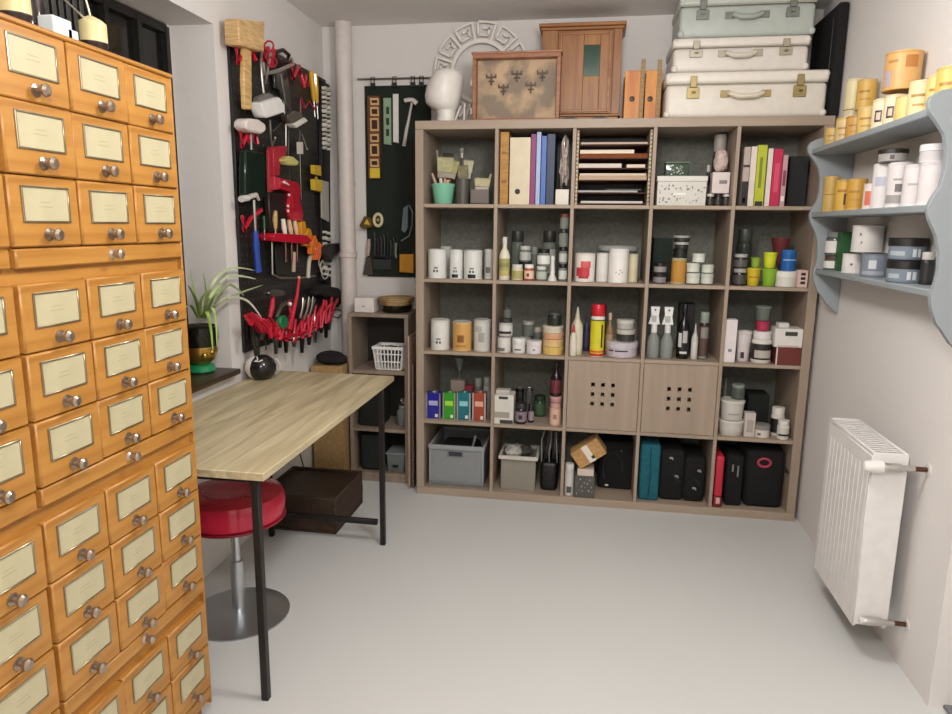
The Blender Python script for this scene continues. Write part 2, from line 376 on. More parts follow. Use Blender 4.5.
# spider plant on sill
pl = thing('potted_spider_plant', 'spider plant with long arching leaves in a black and gold pot on the window sill', 'plant', (-.665, -.80, .7682))
MB().lathe((0, 0, 0), [(.045, 0), (.055, .008), (.052, .028), (.035, .034)], '1f8a58/g').build('saucer', pl, 'green glass saucer')
MB().lathe((0, 0, .033), [(.032, 0), (.055, .02), (.066, .05), (.064, .072)], 'b8964a/m').build('lower_pot', pl, 'gold lower half of the pot')
k = MB(); k.ball((.045, -.045, .075), (.012, .012, .014), 'c9a658/m', 10); k.ball((.058, -.02, .085), (.011, .009, .009), 'c9a658/m', 10); k.build('pot_relief', pl)
MB().lathe((0, 0, .105), [(.064, 0), (.072, .03), (.070, .075), (.062, .080), (.058, .070), (0, .068)], '141512/g').build('pot', pl)
def leaf(pts, w, m):
    k = MB(); pts = [Vector(p) for p in pts]
    # resample with Catmull-Rom
    out = []
    for i in range(len(pts)-1):
        p0 = pts[max(i-1, 0)]; p1 = pts[i]; p2 = pts[i+1]; p3 = pts[min(i+2, len(pts)-1)]
        for s in range(6):
            t = s/6; out.append(.5*((2*p1)+(p2-p0)*t+(2*p0-5*p1+4*p2-p3)*t*t+(3*p1-p0-3*p2+p3)*t**3))
    out.append(pts[-1]); n = len(out)
    k.tube(out, [w*(.35+.65*math.sin(PI*min(1, (i+1)/n*1.05)**.7)) if i < n-1 else w*.08 for i in range(n)], m, 6, flat=.22)
    return k
LF = []
def pxl(*uvx): return [tuple(P(u, v, 0, x if u < 207 else max(x, -.555))-Vector((-.665, -.80, .7682))) for u, v, x in uvx]
specs = [
 (pxl((203, 318, -.66), (212, 285, -.65), (232, 268, -.60), (262, 272, -.56)), 'b9c49a'),
 (pxl((205, 318, -.66), (220, 303, -.62), (240, 293, -.57), (263, 285, -.54)), 'a8b890'),
 (pxl((205, 316, -.66), (222, 281, -.62), (238, 276, -.58), (256, 279, -.55)), 'c2ccae'),
 (pxl((205, 320, -.66), (222, 300, -.62), (246, 300, -.57), (262, 318, -.53)), 'd4d8c4'),
 (pxl((206, 320, -.66), (226, 287, -.62), (236, 288, -.60), (244, 296, -.57)), '9fae84'),
 (pxl((202, 318, -.66), (206, 292, -.65), (203, 272, -.64)), '8fae5c'),
 (pxl((199, 318, -.66), (194, 290, -.65), (190, 268, -.64)), '9ab868'),
 (pxl((200, 318, -.66), (196, 300, -.63), (188, 285, -.60)), '86a656'),
 (pxl((203, 318, -.66), (212, 308, -.61), (216, 322, -.59), (217, 346, -.585)), 'b4cc7c'),
 (pxl((201, 318, -.66), (207, 312, -.60), (211, 330, -.58), (213, 352, -.575)), '9cc058'),
 (pxl((204, 318, -.66), (210, 298, -.62), (221, 284, -.60), (214, 300, -.58)), 'aebf86'),
 (pxl((200, 318, -.66), (201, 300, -.60), (209, 290, -.57)), '9dba6a'),
 (pxl((198, 318, -.66), (190, 305, -.64), (182, 312, -.60)), '90b058'),
 (pxl((205, 318, -.68), (214, 296, -.70), (226, 290, -.70)), '8fa86a')]
for pts, hx in specs: leaf(pts, .0062, hx+'/s').build('leaf', pl)
MB().ball((0, 0, .178), (.045, .045, .01), '2e2418/f', 14).build('soil', pl)

# ---------------------------------------------------------------- pegboard and its tools (left wall)
def pegmat():
    m = bpy.data.materials.new('black_pegboard'); m.use_nodes = True; N = m.node_tree.nodes; L = m.node_tree.links; b = N['Principled BSDF']
    b.inputs['Roughness'].default_value = .4
    tc = N.new('ShaderNodeTexCoord'); sp_ = N.new('ShaderNodeSeparateXYZ'); L.new(tc.outputs['Object'], sp_.inputs[0])
    out = []
    for ax in ('Y', 'Z'):
        a = N.new('ShaderNodeMath'); a.operation = 'PINGPONG'; a.inputs[1].default_value = .019; L.new(sp_.outputs[ax], a.inputs[0]); out.append(a)
    h = N.new('ShaderNodeMath'); h.operation = 'MULTIPLY'; L.new(out[0].outputs[0], h.inputs[0]); L.new(out[0].outputs[0], h.inputs[1])
    g_ = N.new('ShaderNodeMath'); g_.operation = 'MULTIPLY_ADD'; L.new(out[1].outputs[0], g_.inputs[0]); L.new(out[1].outputs[0], g_.inputs[1]); L.new(h.outputs[0], g_.inputs[2])
    l = N.new('ShaderNodeMath'); l.operation = 'LESS_THAN'; l.inputs[1].default_value = .000022; L.new(g_.outputs[0], l.inputs[0])
    mx = N.new('ShaderNodeMix'); mx.data_type = 'RGBA'; L.new(l.outputs[0], mx.inputs[0]); mx.inputs[6].default_value = rgb('1d1c1b')+(1,); mx.inputs[7].default_value = rgb('5a5652')+(1,)
    L.new(mx.outputs[2], b.inputs['Base Color']); return m
XB = -.575
pg = MB((XL, -.1, .8)); pg.bx(XL+.001, XB, -.612, -.115, .815, 2.085, pegmat(), .002); pg.bx(XL+.001, XB, -.109, .383, .815, 2.085, pegmat(), .002)
tag(pg.build('pegboard'), 'tall black pegboard covered with tools on the left wall', 'pegboard')

class Tool:
    def __init__(s, name, label, cat, u, v, group=None, ax=0, pl=XB):
        s.ax, s.pl = ax, pl; s.sg = 1 if ax == 0 else -1
        s.org = P(u, v, ax, pl); s.t = thing(name, label, cat, s.org, 0, group)
    def p(s, u, v, o): return P(u, v, s.ax, s.pl+s.sg*o)-s.org
    def q(s, u, v, o):
        # position taken on the board plane, then moved straight out from it
        return P(u, v, s.ax, s.pl+s.sg*o)-s.org
    def poly(s, part, pts, o0, o1, m, b=.0015):
        k = MB(); vec = [0, 0, 0]; vec[s.ax] = -s.sg*(o1-o0)
        dv = [0, 0, 0]; dv[s.ax] = s.sg*(o1-o0)/2; k.prism([s.q(u, v, (o0+o1)/2)+Vector(dv) for u, v in pts], vec, m, b); return s.end(k, part)
    def rod(s, part, pts, r, o, m, closed=False, seg=8):
        k = MB(); k.tube([s.q(a[0], a[1], a[2] if len(a) > 2 else o) for a in pts], r, m, seg, closed); return s.end(k, part)
    def ball(s, part, u, v, o, r, m):
        k = MB(); k.ball(s.q(u, v, o), r, m, 16); return s.end(k, part)
    def end(s, k, part): return k.build(part, s.t)
def ring(cu, cv, ru, rv, n=16, a0=0, a1=2*PI): return [(cu+ru*math.cos(a0+(a1-a0)*i/n), cv+rv*math.sin(a0+(a1-a0)*i/n)) for i in range(n if a1-a0 > 6.2 else n+1)]
RED = 'c41f35/g'; DRED = '9c1426/g'; STEEL = 'a8a6a2/m'; BK = '1b1a1a/s'

def clip(label, pts, c=RED, r=.009, o=.03):
    t = Tool('tool_hook', label, 'tool hook', pts[0][0], pts[0][1], 'red zigzag tool hooks on the pegboard')
    t.rod('hook_wire', [(u, v, o+.012*(i % 2)) for i, (u, v) in enumerate(pts)], r, o, c); 
    t.rod('mounting_pin', [(pts[0][0], pts[0][1], 0.0005), (pts[0][0], pts[0][1], o)], r*.8, o, c)
clip('red zigzag hook under the wooden mallet head', [(236, 47), (238, 63), (243, 52), (248, 60), (251, 50), (256, 61)])
clip('red zigzag hook left of the hacksaw with scissors', [(263, 44), (264, 60), (268, 48), (271, 66), (274, 50)])
clip('red zigzag hook right of the hacksaw near the top edge', [(291, 64), (293, 78), (299, 66), (301, 74)])
clip('red zigzag hook just left of the yellow screwdrivers', [(300, 72), (304, 86), (306, 76), (309, 87)])
clip('red zigzag hook under the round white mallet head', [(240, 130), (242, 146), (247, 134), (250, 143), (254, 131), (258, 144)])
clip('dark red wavy hook below the yellow screwdrivers', [(301, 98), (305, 108), (309, 101), (314, 109), (318, 103)], DRED, .004)
clip('red hook holding the hammer with the blue handle', [(242, 217), (244, 230), (250, 219), (256, 214), (261, 210)])

t = Tool('wooden_mallet', 'wooden mallet with block head at the top left of the pegboard', 'mallet', 246, 45)
t.poly('mallet_head', [(231, 19), (258, 22), (257, 52), (250, 50), (232, 45)], .015, .075, 'd8b27c/w', .004)
t.poly('handle', [(242, 47), (249.5, 50), (250, 110), (243, 109), (241.5, 80)], .032, .052, 'd6b072/w', .005)
t = Tool('rubber_mallet', 'round white rubber mallet head with dark green handle at the left edge of the pegboard', 'mallet', 250, 125)
t.poly('mallet_head', [(240, 121), (243, 118.5), (253, 119.5), (259.5, 124), (260, 131), (256, 134), (243, 131), (239.5, 127)], .02, .075, 'e2d6d0/s', .006)
t.rod('shaft', [(251, 131), (251.5, 150)], .007, .045, '6f7a72/m')
t.poly('handle', [(242, 150), (262, 152), (263, 197), (256, 200), (242, 195)], .02, .05, '1d2a22/g', .006)
t = Tool('square_head_mallet', 'white square-faced mallet hanging aslant in the upper middle of the pegboard', 'mallet', 267, 107)
t.poly('mallet_head', [(254.5, 103), (273, 97), (275.5, 99), (279.5, 109), (278, 113), (262, 118), (259.5, 117)], .03, .085, 'eeebe8/s', .005)
t.poly('mallet_back', [(257, 97), (266, 93), (273, 97), (256, 102)], .03, .06, '77736e/s', .002)
t.rod('handle', [(264, 95), (262, 78), (261, 60), (262, 48)], .006, .03, 'b9b4ac/m')
t = Tool('small_mallet', 'small mallet with white plastic face right of the square white mallet', 'mallet', 296, 118)
t.poly('mallet_face', [(289.5, 124), (301, 117.5), (304.5, 121), (293, 128)], .03, .07, 'ece8e0/s', .003)
t.poly('mallet_head', [(284, 116), (291, 111), (298, 112), (300, 118), (290, 124), (286, 122)], .03, .065, '8d8780/m', .004)
t.rod('handle', [(292, 118), (286, 104), (283, 88), (281, 74)], .007, .035, '7b7873/m')
t = Tool('hacksaw', 'hacksaw with pale grey angled frame hanging near the top of the pegboard', 'hacksaw', 275, 65)
t.rod('saw_frame', [(261.5, 45), (262.5, 60), (264, 74), (278, 71), (293, 64), (291, 58)], .008, .03, 'c8c2b8/m')
t.rod('grip', [(276, 52), (283, 50), (289, 55), (287, 61), (278, 60), (276, 55)], .009, .035, '2b1c1c', True)
t = Tool('scissors', 'scissors with red looped handles hanging left of the hacksaw', 'scissors', 268, 58)
t.rod('handle_loop', ring(269, 46, 4.5, 5), .004, .045, RED, True); t.rod('handle_loop', ring(272, 62, 4.5, 5), .004, .045, 'a8222f', True)
t.poly('blade', [(269, 52), (272, 53), (266, 84), (265, 84)], .042, .045, STEEL, 0)
t = Tool('steel_square', 'grey steel plate tool hanging below the hacksaw', 'tool', 283, 85)
t.poly('plate', [(273, 72), (286, 70), (289, 92), (291, 112), (284, 112), (279, 90), (274, 88)], .01, .02, '6d6c68/m')
for i, (lab, pts, hx, r) in enumerate([
  ('slim steel wrench hanging under the square white mallet', [(270, 120), (270.5, 135), (272, 146), (275, 138)], 'a49f98/m', .005),
  ('long thin steel rod lying diagonally between the two white mallets', [(273, 131), (280, 124), (287, 119)], '8e8a84/m', .004),
  ('steel spanner hanging left of the small white tag', [(284, 96), (284, 110), (286, 126), (286, 150)], '85827c/m', .005),
  ('dark steel file hanging below the small mallet', [(289, 128), (288.5, 146), (288, 160)], '56544f/m', .005),
  ('thin steel pick hanging at the small red knob', [(300.5, 98), (300.5, 108), (300.8, 118)], 'a8545a/s', .0035),
  ('slanted steel pin right of the small white tag', [(302, 134), (305, 143), (307, 149)], 'cbc6be/m', .003)]):
    t = Tool('hand_tool', lab, 'tool', *pts[0]); t.rod('tool_body', pts, r, .022, hx); t.ball('tool_end', pts[-1][0], pts[-1][1], .022, r*1.5, hx)
t = Tool('screwdriver_set', 'screwdrivers with yellow handles hanging at the upper right of the pegboard', 'screwdriver', 315, 80)
for i, (a, b_) in enumerate((((311, 71), (314, 101)), ((315, 74), (317, 103)))):
    t.rod('handle', [a, ((a[0]+b_[0])/2, (a[1]+b_[1])/2), b_], [.012, .013, .009], .03-.008*i, 'd9a62a/g'); t.rod('shaft', [b_, (b_[0]+1, b_[1]+16)], .003, .03, STEEL)
t = Tool('price_tag', 'small white tag hanging in the middle of the pegboard', 'tag', 300, 146)
t.poly('tag_sheet', [(297, 142), (302.5, 142), (302.8, 154), (297.5, 154)], .02, .026, 'ddd6ca', .0005)
t.rod('string', [(300, 130), (299.8, 142)], .0012, .022, '8d8a84'); t.rod('tassel', [(300, 154), (300.5, 175), (301.5, 200)], .003, .022, '4d4c49/m')
# socket holders: black strip with pale sockets down the right edge
t = Tool('socket_rail', 'tall black rail set with rows of pale sockets at the right edge of the pegboard', 'socket rail', 325, 180)
t.poly('rail', [(319.5, 80), (328.6, 85), (329.5, 285), (321, 281)], .002, .018, '141313', .002)
k = MB()
def sock(u, v, r, hx='c2bdb2/m', h=.022):
    p = t.q(u, v, .018); k.lathe(p, [(r, 0), (r, h), (r*.55, h), (r*.5, h*.5)], hx, 10, roty(PI/2))
kk = []
for i in range(22):
    v = 88+i*4.6 if i < 14 else 232+(i-14)*6
    for j, u in enumerate((322.2, 326.2)):
        r_ = .0085+.002*math.sin(i*1.7+j)
        k = MB(); sock(u+(i/22.)*1.0, v+j*1.2, r_, ['dcd8cc/s', 'c4c0b4/s', 'e4e0d6/s'][(i+j) % 3]); k.build('socket', t.t)
t.poly('label_strip', [(321, 180), (328, 182), (328.6, 222), (321.5, 218)], .018, .026, 'b6b3ad/s', .001)
t = Tool('bit_case', 'upper yellow bit case on the right side of the pegboard', 'case', 315, 170)
t.poly('case_body', [(312, 165), (319, 165.5), (319.6, 176), (312.5, 174)], .02, .04, 'd8b02c/s')
t = Tool('bit_case', 'lower yellow bit case on the right side of the pegboard', 'case', 315, 185)
t.poly('case_body', [(312.5, 179), (320, 180), (320.4, 192), (313, 190)], .02, .045, 'd9b62e/s'); t.ball('hanger', 316, 178, .025, .008, 'b8952c')
t = Tool('tape_roll', 'pale yellow-green tape measure among the red tools', 'tape measure', 288, 161)
t.poly('case_body', [(281, 160), (285, 156), (290, 157), (296, 162), (293, 166), (284, 165)], .04, .08, 'c9c47a/s', .005)
# central red cluster: frame clamps and pliers
t = Tool('bar_clamp', 'tall red bar clamp in the middle of the pegboard', 'clamp', 272, 175)
t.poly('bar', [(267, 150), (271.5, 149), (272.5, 192), (268, 193)], .02, .03, 'a33a40/s'); t.poly('jaw', [(270, 147), (284, 146), (283, 156), (277, 162), (277, 175), (271, 176)], .02, .05, 'ac2335/s', .003)
t.poly('sliding_jaw', [(271, 176), (281, 179), (283, 188), (272, 190)], .02, .05, 'c23446/s', .003)
t = Tool('caulking_gun', 'red caulking gun with white tip in the middle of the pegboard', 'caulking gun', 288, 190)
t.poly('gun_frame', [(277, 178), (294, 182), (298, 190), (296, 206), (290, 208), (288, 192), (276, 188)], .02, .055, 'b62436/g', .003)
t.poly('handle', [(288, 195), (297, 198), (301, 214), (300, 222), (289, 220), (286, 210)], .025, .05, 'c01f37/g', .003)
t.rod('nozzle', [(284, 182), (289, 185)], [.006, .003], .06, 'eee8e2')
for i, (u, v) in enumerate(((289, 195), (288, 206), (288, 211))): t.ball('rivet', u, v, .055, .006, 'e9e2dc')
t = Tool('tool_pouch', 'dark brown leather pouch with wooden handled tool on the pegboard', 'pouch', 275, 200)
t.poly('pouch_body', [(266, 192), (284, 193), (287, 212), (284, 232), (268, 232)], .01, .035, '211614/s', .004)
t = Tool('chisel', 'chisel with wooden handle standing left in the red tool shelf', 'chisel', 275, 222)
t.rod('handle', [(275.5, 211), (275, 220), (275.5, 229)], [.008, .012, .007], .045, 'c8a468/w'); t.rod('blade', [(275.5, 229), (275.8, 239)], .004, .045, STEEL)
for i, (u, hx) in enumerate(((284, 'efe6dc'), (290, 'e0bb94'), (295.5, 'e2c4a2'))):
    t = Tool('file_handle', ['white handled file standing in the red tool shelf', 'first pale wooden file handle from the left in the red tool shelf', 'second pale wooden file handle from the left in the red tool shelf'][i], 'file', u, 228)
    t.rod('handle', [(u-1, 219+i), (u, 228), (u+1.5, 236)], [.009, .012, .008], .05, hx+'/s'); t.rod('blade', [(u+1.5, 236), (u+2, 262)], .005, .05, '6b5040/m')
t = Tool('tool_shelf', 'small red plastic shelf holding tools across the middle of the pegboard', 'shelf', 285, 238)
t.poly('tray', [(268, 233), (300, 235), (305, 240), (302, 244), (268, 241), (266, 236)], .003, .075, 'c81e36/g', .002)
t = Tool('frame_saw', 'black framed bow saw with pale grip below the red tool shelf', 'saw', 285, 260)
t.rod('saw_frame', [(272, 242), (272.5, 274), (280, 278), (300, 278), (315, 276)], .005, .03, 'a8a59c/m')
t.poly('saw_plate', [(275, 244), (295, 246), (296, 276), (276, 275)], .022, .028, '1b2020/s')
t.rod('grip', [(294, 252), (293.5, 272)], .010, .04, 'b79c88/s'); t.rod('grip', [(312, 250), (309, 262), (308, 278)], .010, .04, 'c9bfae/s')
for i, (a, b_, c_) in enumerate(((302, 232, 'e09a2c'), (308, 240, 'e87a2a'), (313, 246, 'ea6a28'))):
    t = Tool('spring_clamp', ['upper yellow-orange spring clamp at the right end of the red tool shelf', 'middle orange spring clamp at the right end of the red tool shelf', 'lower orange spring clamp at the right end of the red tool shelf'][i], 'clamp', a, b_, 'orange spring clamps')
    t.poly('jaw', [(a-3, b_-10), (a+1, b_-11), (a+4, b_+4), (a+1, b_+9), (a-2, b_+2)], .04, .062, c_+'/g', .002)
    t.poly('jaw', [(a+5, b_-4), (a+8, b_), (a+5, b_+14), (a+1, b_+14), (a+2, b_+4)], .045, .067, c_+'/g', .002); t.ball('spring', a+2, b_+3, .065, .007, STEEL)
t = Tool('hammer', 'claw hammer with bright blue handle at the lower left of the pegboard', 'hammer', 255, 230)
t.rod('hammer_face', [(241, 199), (248, 198)], [.013, .012], .05, 'd8d4ce/s'); t.rod('claw', [(249, 197), (256, 195), (259, 200)], [.011, .010, .005], .05, 'c8c4bc/s')
t.rod('shaft', [(254, 200), (255, 222), (255.5, 232)], [.007, .007, .006], .045, 'b9b6ae/m'); t.rod('handle', [(255.5, 231), (256, 245), (257.5, 262), (258.5, 272)], [.012, .014, .013, .015], .045, '2244a0/s')
t = Tool('screwdriver', 'small screwdriver with green handle right of the blue hammer', 'screwdriver', 264, 220)
t.rod('handle', [(264, 216), (264.5, 230)], .005, .03, '2f6b40/g'); t.rod('shaft', [(264.5, 230), (264.8, 240)], .002, .03, STEEL)
t = Tool('caliper_tool', 'black star-armed puller sticking out at the right edge of the pegboard', 'puller', 326, 250)
t.poly('puller_body', [(318, 247), (330, 244), (338, 243), (336, 252), (331, 256), (328, 263), (324, 256), (318, 254)], .03, .07, '1a1614/s', .004)
for pts in ([(334, 247), (341, 244), (345, 241)], [(335, 250), (341, 250), (347, 252)], [(318, 250), (312, 252)]): t.rod('arm', pts, .006, .05, '1a1614')
t = Tool('wire_coil', 'pale coil of wire hanging below the black puller', 'wire', 322, 262)
for i in range(3): t.rod('wire_loop', ring(322+i*1.5, 262+i*5, 3.2, 7, 14), .0035, .022+i*.004, 'c7c3ba/s', True)
# lower arched rack of red pliers
t = Tool('pliers_rack', 'curved red plastic rack across the bottom of the pegboard', 'rack', 285, 325)
t.rod('rail', [(249, 318, .03), (258, 327, .05), (270, 334, .075), (284, 337, .085), (300, 334, .085), (314, 328, .075), (328, 320, .05)], .010, .05, 'b81c30/g')
t.rod('rail', [(250, 324, .02), (262, 334, .05), (278, 340, .065), (296, 340, .065), (312, 334, .055), (326, 326, .03)], .006, .05, 'b81c30/g')
rnd = random.Random(3)
pl_specs = [(251, 322, 250, 332), (256, 320, 262, 338), (262, 322, 268, 340), (268, 326, 271, 344), (274, 326, 276, 346), (281, 330, 280, 346), (288, 330, 286, 348), (296, 328, 294, 348), (303, 324, 302, 345), (310, 322, 309, 343), (316, 314, 315, 338), (322, 312, 321, 334), (328, 308, 326, 330), (332, 306, 329, 328)]
wh = ['first', 'second', 'third', 'fourth', 'fifth', 'sixth', 'seventh', 'eighth', 'ninth', 'tenth', 'eleventh', 'twelfth', 'thirteenth', 'fourteenth']
for i, (u0, v0, u1, v1) in enumerate(pl_specs):
    t = Tool('pliers', f'red handled pliers hanging in the curved red rack, {wh[i]} from the left', 'pliers', u0, v0, 'red handled pliers in the curved rack')
    c_ = ['c42038/g', 'b01a30/g', 'd03048/g'][i % 3]; tl = max(0, 4+min(i, 2)*1.5-max(0, i-2)*1.3) if i < 7 else -(i % 3)*2; jl = (8, 2, 5, -1)[i % 4]
    t.rod('handle', [(u0-2-tl, v0-8+tl*.35), (u0-1.5, v0), (u1-.5, v1-6)], [.006, .008, .006], .075+.01*(i % 2), c_)
    t.rod('handle', [(u0+3-tl*1.3, v0-7), (u0+2, v0), (u1+.5, v1-6)], [.006, .008, .006], .08+.01*(i % 2), c_)
    t.poly('jaws', [(u1-1.6, v1-7), (u1+1.6, v1-7), (u1+.6, v1+jl), (u1-.5, v1+jl)], .07, .082, ['2c2a29/m', '6a6864/m', '3a3836/m'][i % 3], .001)
t = Tool('long_red_cutter', 'long red handled cutter sticking up at a slant from the curved rack', 'cutter', 297, 300)
t.rod('handle', [(299, 279), (297, 295), (292, 318), (289, 330)], [.006, .008, .010, .012], .10, 'c22238/g'); t.ball('handle_tip', 299, 277.5, .10, .008, 'e8a090')
t.rod('handle', [(289, 300), (291, 315), (288, 330)], .008, .09, 'b01a30/g')
t = Tool('round_head_cutter', 'grey oval headed tool with red grip standing in the curved rack', 'tool', 273, 297)
t.poly('tool_head', ring(274, 293, 8.5, 3.2, 18), .07, .10, '8b8a86/m', .002); t.rod('grip', [(273, 297), (272, 307), (270, 318)], [.009, .012, .008], .085, 'b8243a/g')
t = Tool('wire_stripper', 'grey wire stripper with green knob standing in the curved rack', 'wire stripper', 282, 308)
t.rod('jaw', [(276, 318), (281, 306), (286, 303), (290, 304)], [.008, .010, .008, .006], .09, '8a8880/m'); t.poly('knob', ring(282, 322, 4, 7, 14), .08, .105, '2a7a50/g', .003); t.ball('tip', 290, 304, .1, .009, 'eae6e0')
for i, (a, b_) in enumerate((((303, 298), (300, 318)), ((309, 297), (304, 320)), ((313, 297), (308, 320)))):
    t = Tool('snips', ['leftmost bright steel snips between the red pliers', 'middle bright steel snips between the red pliers', 'rightmost bright steel snips between the red pliers'][i], 'snips', *a, 'bright steel snips in the curved rack')
    t.rod('arm', [a, ((a[0]+b_[0])/2+1, (a[1]+b_[1])/2), b_], .005, .085, 'a8a49a/m'); t.rod('arm', [(a[0]+2, a[1]+2), (b_[0]+1, b_[1])], .004, .08, '97948c/m')
t = Tool('work_glove', 'black work glove draped over the right end of the curved rack', 'glove', 326, 294)
t.poly('glove_palm', [(311, 292), (316, 287.5), (328, 286.5), (337, 288), (340, 294), (338, 301), (330, 298), (318, 294), (313, 296)], .04, .075, '161413/f', .008)
for pts in ([(338, 296), (340, 302), (337, 306)], [(334, 297), (335, 304)], [(330, 297), (330, 304)]): t.rod('glove_finger', pts, .009, .06, '161413/f')
t = Tool('tin_snips', 'red handled tin snips at the right end of the curved rack', 'tin snips', 326, 310)
t.rod('handle', [(324, 300), (322, 312), (320, 324)], [.007, .010, .007], .07, 'b01e33/g'); t.rod('handle', [(330, 303), (329, 314), (327, 326)], [.007, .009, .007], .075, 'a31c30/g'); t.rod('blade', [(331, 312), (338, 309), (344, 313)], .004, .05, 'a5a29a/m'); t.rod('blade', [(331, 316), (338, 318), (343, 312)], .004, .05, '7e7b75/m')
t = Tool('dark_clamp', 'black hand tool hanging at the lower left corner of the pegboard', 'tool', 253, 335)
t.rod('handle', [(251, 326), (253, 338), (255, 350)], .007, .05, '27201e'); t.rod('handle', [(264, 330), (259, 338), (256, 346)], .007, .055, '27201e'); t.rod('shank', [(266, 332), (266, 350)], .004, .05, '55504c/m')

# ---------------------------------------------------------------- felt tool panel on the back wall
YP = .378
rail = MB((-.22, .385, 2.08)); rail.tube([(-.40, .375, 2.083), (.1, .375, 2.083)], .005, '9a948c/m'); tag(rail.build('hanging_rail'), 'thin metal rail the dark tool panel hangs from beside the vertical pipe', 'rail')
tp = MB((-.22, YP, 1.07)); tp.bx(-.365, -.012, YP, YP+.006, 1.07, 2.05, '1c241c/f', .001); tag(tp.build('felt_hanging'), 'dark green fabric tool panel hanging on the back wall left of the cube shelf', 'panel')
for i, u in enumerate((373.5, 395, 413.5, 422)):
    p = P(u, 86, 1, YP)
    t = thing('binder_clip', ['leftmost black clip on the metal rail', 'second black clip from left on the metal rail', 'third black clip from left on the metal rail', 'rightmost black clip on the metal rail'][i], 'clip', (p.x, YP-.012, 2.05), 0, 'black clips holding the tool panel')
    MB().bx(-.012, .012, -.004, .008, -.012, .012, '1a1a1a').build('clip_body', t); MB().tube([(-.009, 0, .012), (-.009, 0, .040), (.009, 0, .040), (.009, 0, .012)], .0025, '2a2826/m').build('clip_wire', t)
def BT(name, label, cat, u, v, g=None): return Tool(name, label, cat, u, v, g, 1, YP)
t = BT('spirit_level', 'wooden spirit level with yellow lower end hanging on the dark tool panel', 'spirit level', 374, 135)
t.poly('level_body', [(367.5, 96), (380, 96), (381, 179), (369, 179)], .002, .022, '6a4026/w'); t.poly('end_panel', [(370, 168), (379.5, 168), (380, 178), (370, 178)], .022, .024, 'e2c23a', 0)
for i, (a, b_) in enumerate(((98, 105), (107, 116), (118, 131), (134, 142), (144, 156), (159, 167))):
    t.poly('window', [(370, a), (378.5, a), (379, b_), (370.5, b_)], .022, .0235, 'd8b078' if i not in (1, 2, 3) or True else BK, 0); t.poly('dark_inset', [(371.6, a+2), (377.2, a+2), (377.4, b_-2), (371.8, b_-2)], .0235, .025, '3a1f18', 0)
t = BT('green_ruler', 'short pale green ruler with dark slots on the dark tool panel', 'ruler', 388, 120)
t.poly('ruler_body', [(383.5, 98), (391, 98), (391.5, 145), (384, 144)], .002, .008, '8fa98c/s', .0005)
for a in (107, 118, 129): t.poly('slot', [(386, a), (389, a), (389.2, a+7), (386.2, a+7)], .008, .009, '24342a', 0)
t = BT('white_ruler', 'white ruler hanging in the middle of the dark tool panel', 'ruler', 396, 115); t.poly('ruler_body', [(393, 94), (398.5, 94), (398.7, 143), (393.2, 142)], .002, .008, 'e4e0da/s', .0005)
t = BT('hammer', 'steel hammer with grey handle hanging on the dark tool panel', 'hammer', 411, 105)
t.poly('hammer_head', [(404, 99), (409, 98), (414, 98), (419, 102), (416, 106), (412, 102), (405, 103)], .012, .035, 'd0ccc4/m', .002); t.rod('handle', [(412, 102), (409, 118), (406.5, 130), (404, 146)], [.006, .007, .009, .010], .022, 'c4c0b8/s')
t = BT('tape_measure', 'yellow and black tape measure hanging at the left edge of the dark tool panel', 'tape measure', 366, 222); t.poly('case_body', [(360, 226), (365, 216), (371, 218), (373, 227), (364, 229)], .01, .04, '5e4a22/s', .003); t.poly('sticker', [(364, 224), (367, 219), (370, 225)], .04, .042, 'd9b640', 0)
t = BT('chalk_reel', 'cream ring shaped reel hanging on the dark tool panel', 'reel', 378, 220); t.rod('rim', ring(378, 220, 4, 6, 18), .008, .02, 'ddd2a8', True); t.ball('hub', 378, 220, .02, .009, 'b8a068'); t.poly('disc', ring(378, 220, 3, 5, 16), .008, .018, '2a2c26', 0)
t = BT('trowel', 'narrow trowel with pinkish handle hanging left of the panel', 'trowel', 368, 250); t.rod('handle', [(369, 239), (368.5, 248), (368, 256)], [.008, .011, .008], .02, 'b09888/s'); t.poly('blade', [(366, 257), (371, 257), (373, 275), (363, 275)], .015, .019, '8a8078/m', 0)
t = BT('plastering_trowel', 'wide grey scraper hanging low on the dark tool panel', 'scraper', 383, 262); t.poly('blade', [(373, 259), (391, 260), (391.5, 270), (372.5, 269)], .012, .018, '5f6a68/m', 0); t.rod('handle', [(376, 256), (388, 257)], .009, .026, '1a1c1a')
t = BT('hand_saw_frame', 'blue-grey arched hacksaw frame at the right of the dark tool panel', 'saw', 408, 225); t.poly('blade_guard', [(403.5, 208), (408, 205), (408, 228), (405, 233), (401.5, 230)], .012, .022, '6f8084/s', .001); t.rod('saw_frame', [(409, 205), (412.5, 212), (412, 225), (409, 236), (401, 241)], .004, .02, '8b9494/m'); t.rod('grip', [(396, 243), (395.5, 252), (396, 258)], .008, .02, '7c8480/m')
t = BT('sandpaper_pad', 'orange-yellow sanding pad at the lower right of the dark tool panel', 'sanding pad', 406, 263); t.poly('pad_body', [(400, 254), (414, 254), (414, 273), (400, 272)], .006, .03, 'd29424/s', .002)
t = BT('black_tool_bundle', 'dark bundle of small black hand tools low on the dark tool panel', 'tool bundle', 386, 240)
for i in range(8):
    a = 374+i*3.2; t.rod('black_tool', [(a, 232+(i*7) % 9), (a+1, 240+(i*5) % 7), (a+.5, 256)], .005, .014+.003*(i % 3), ['20231f', '2c302c/m', '1a1c1a'][i % 3])

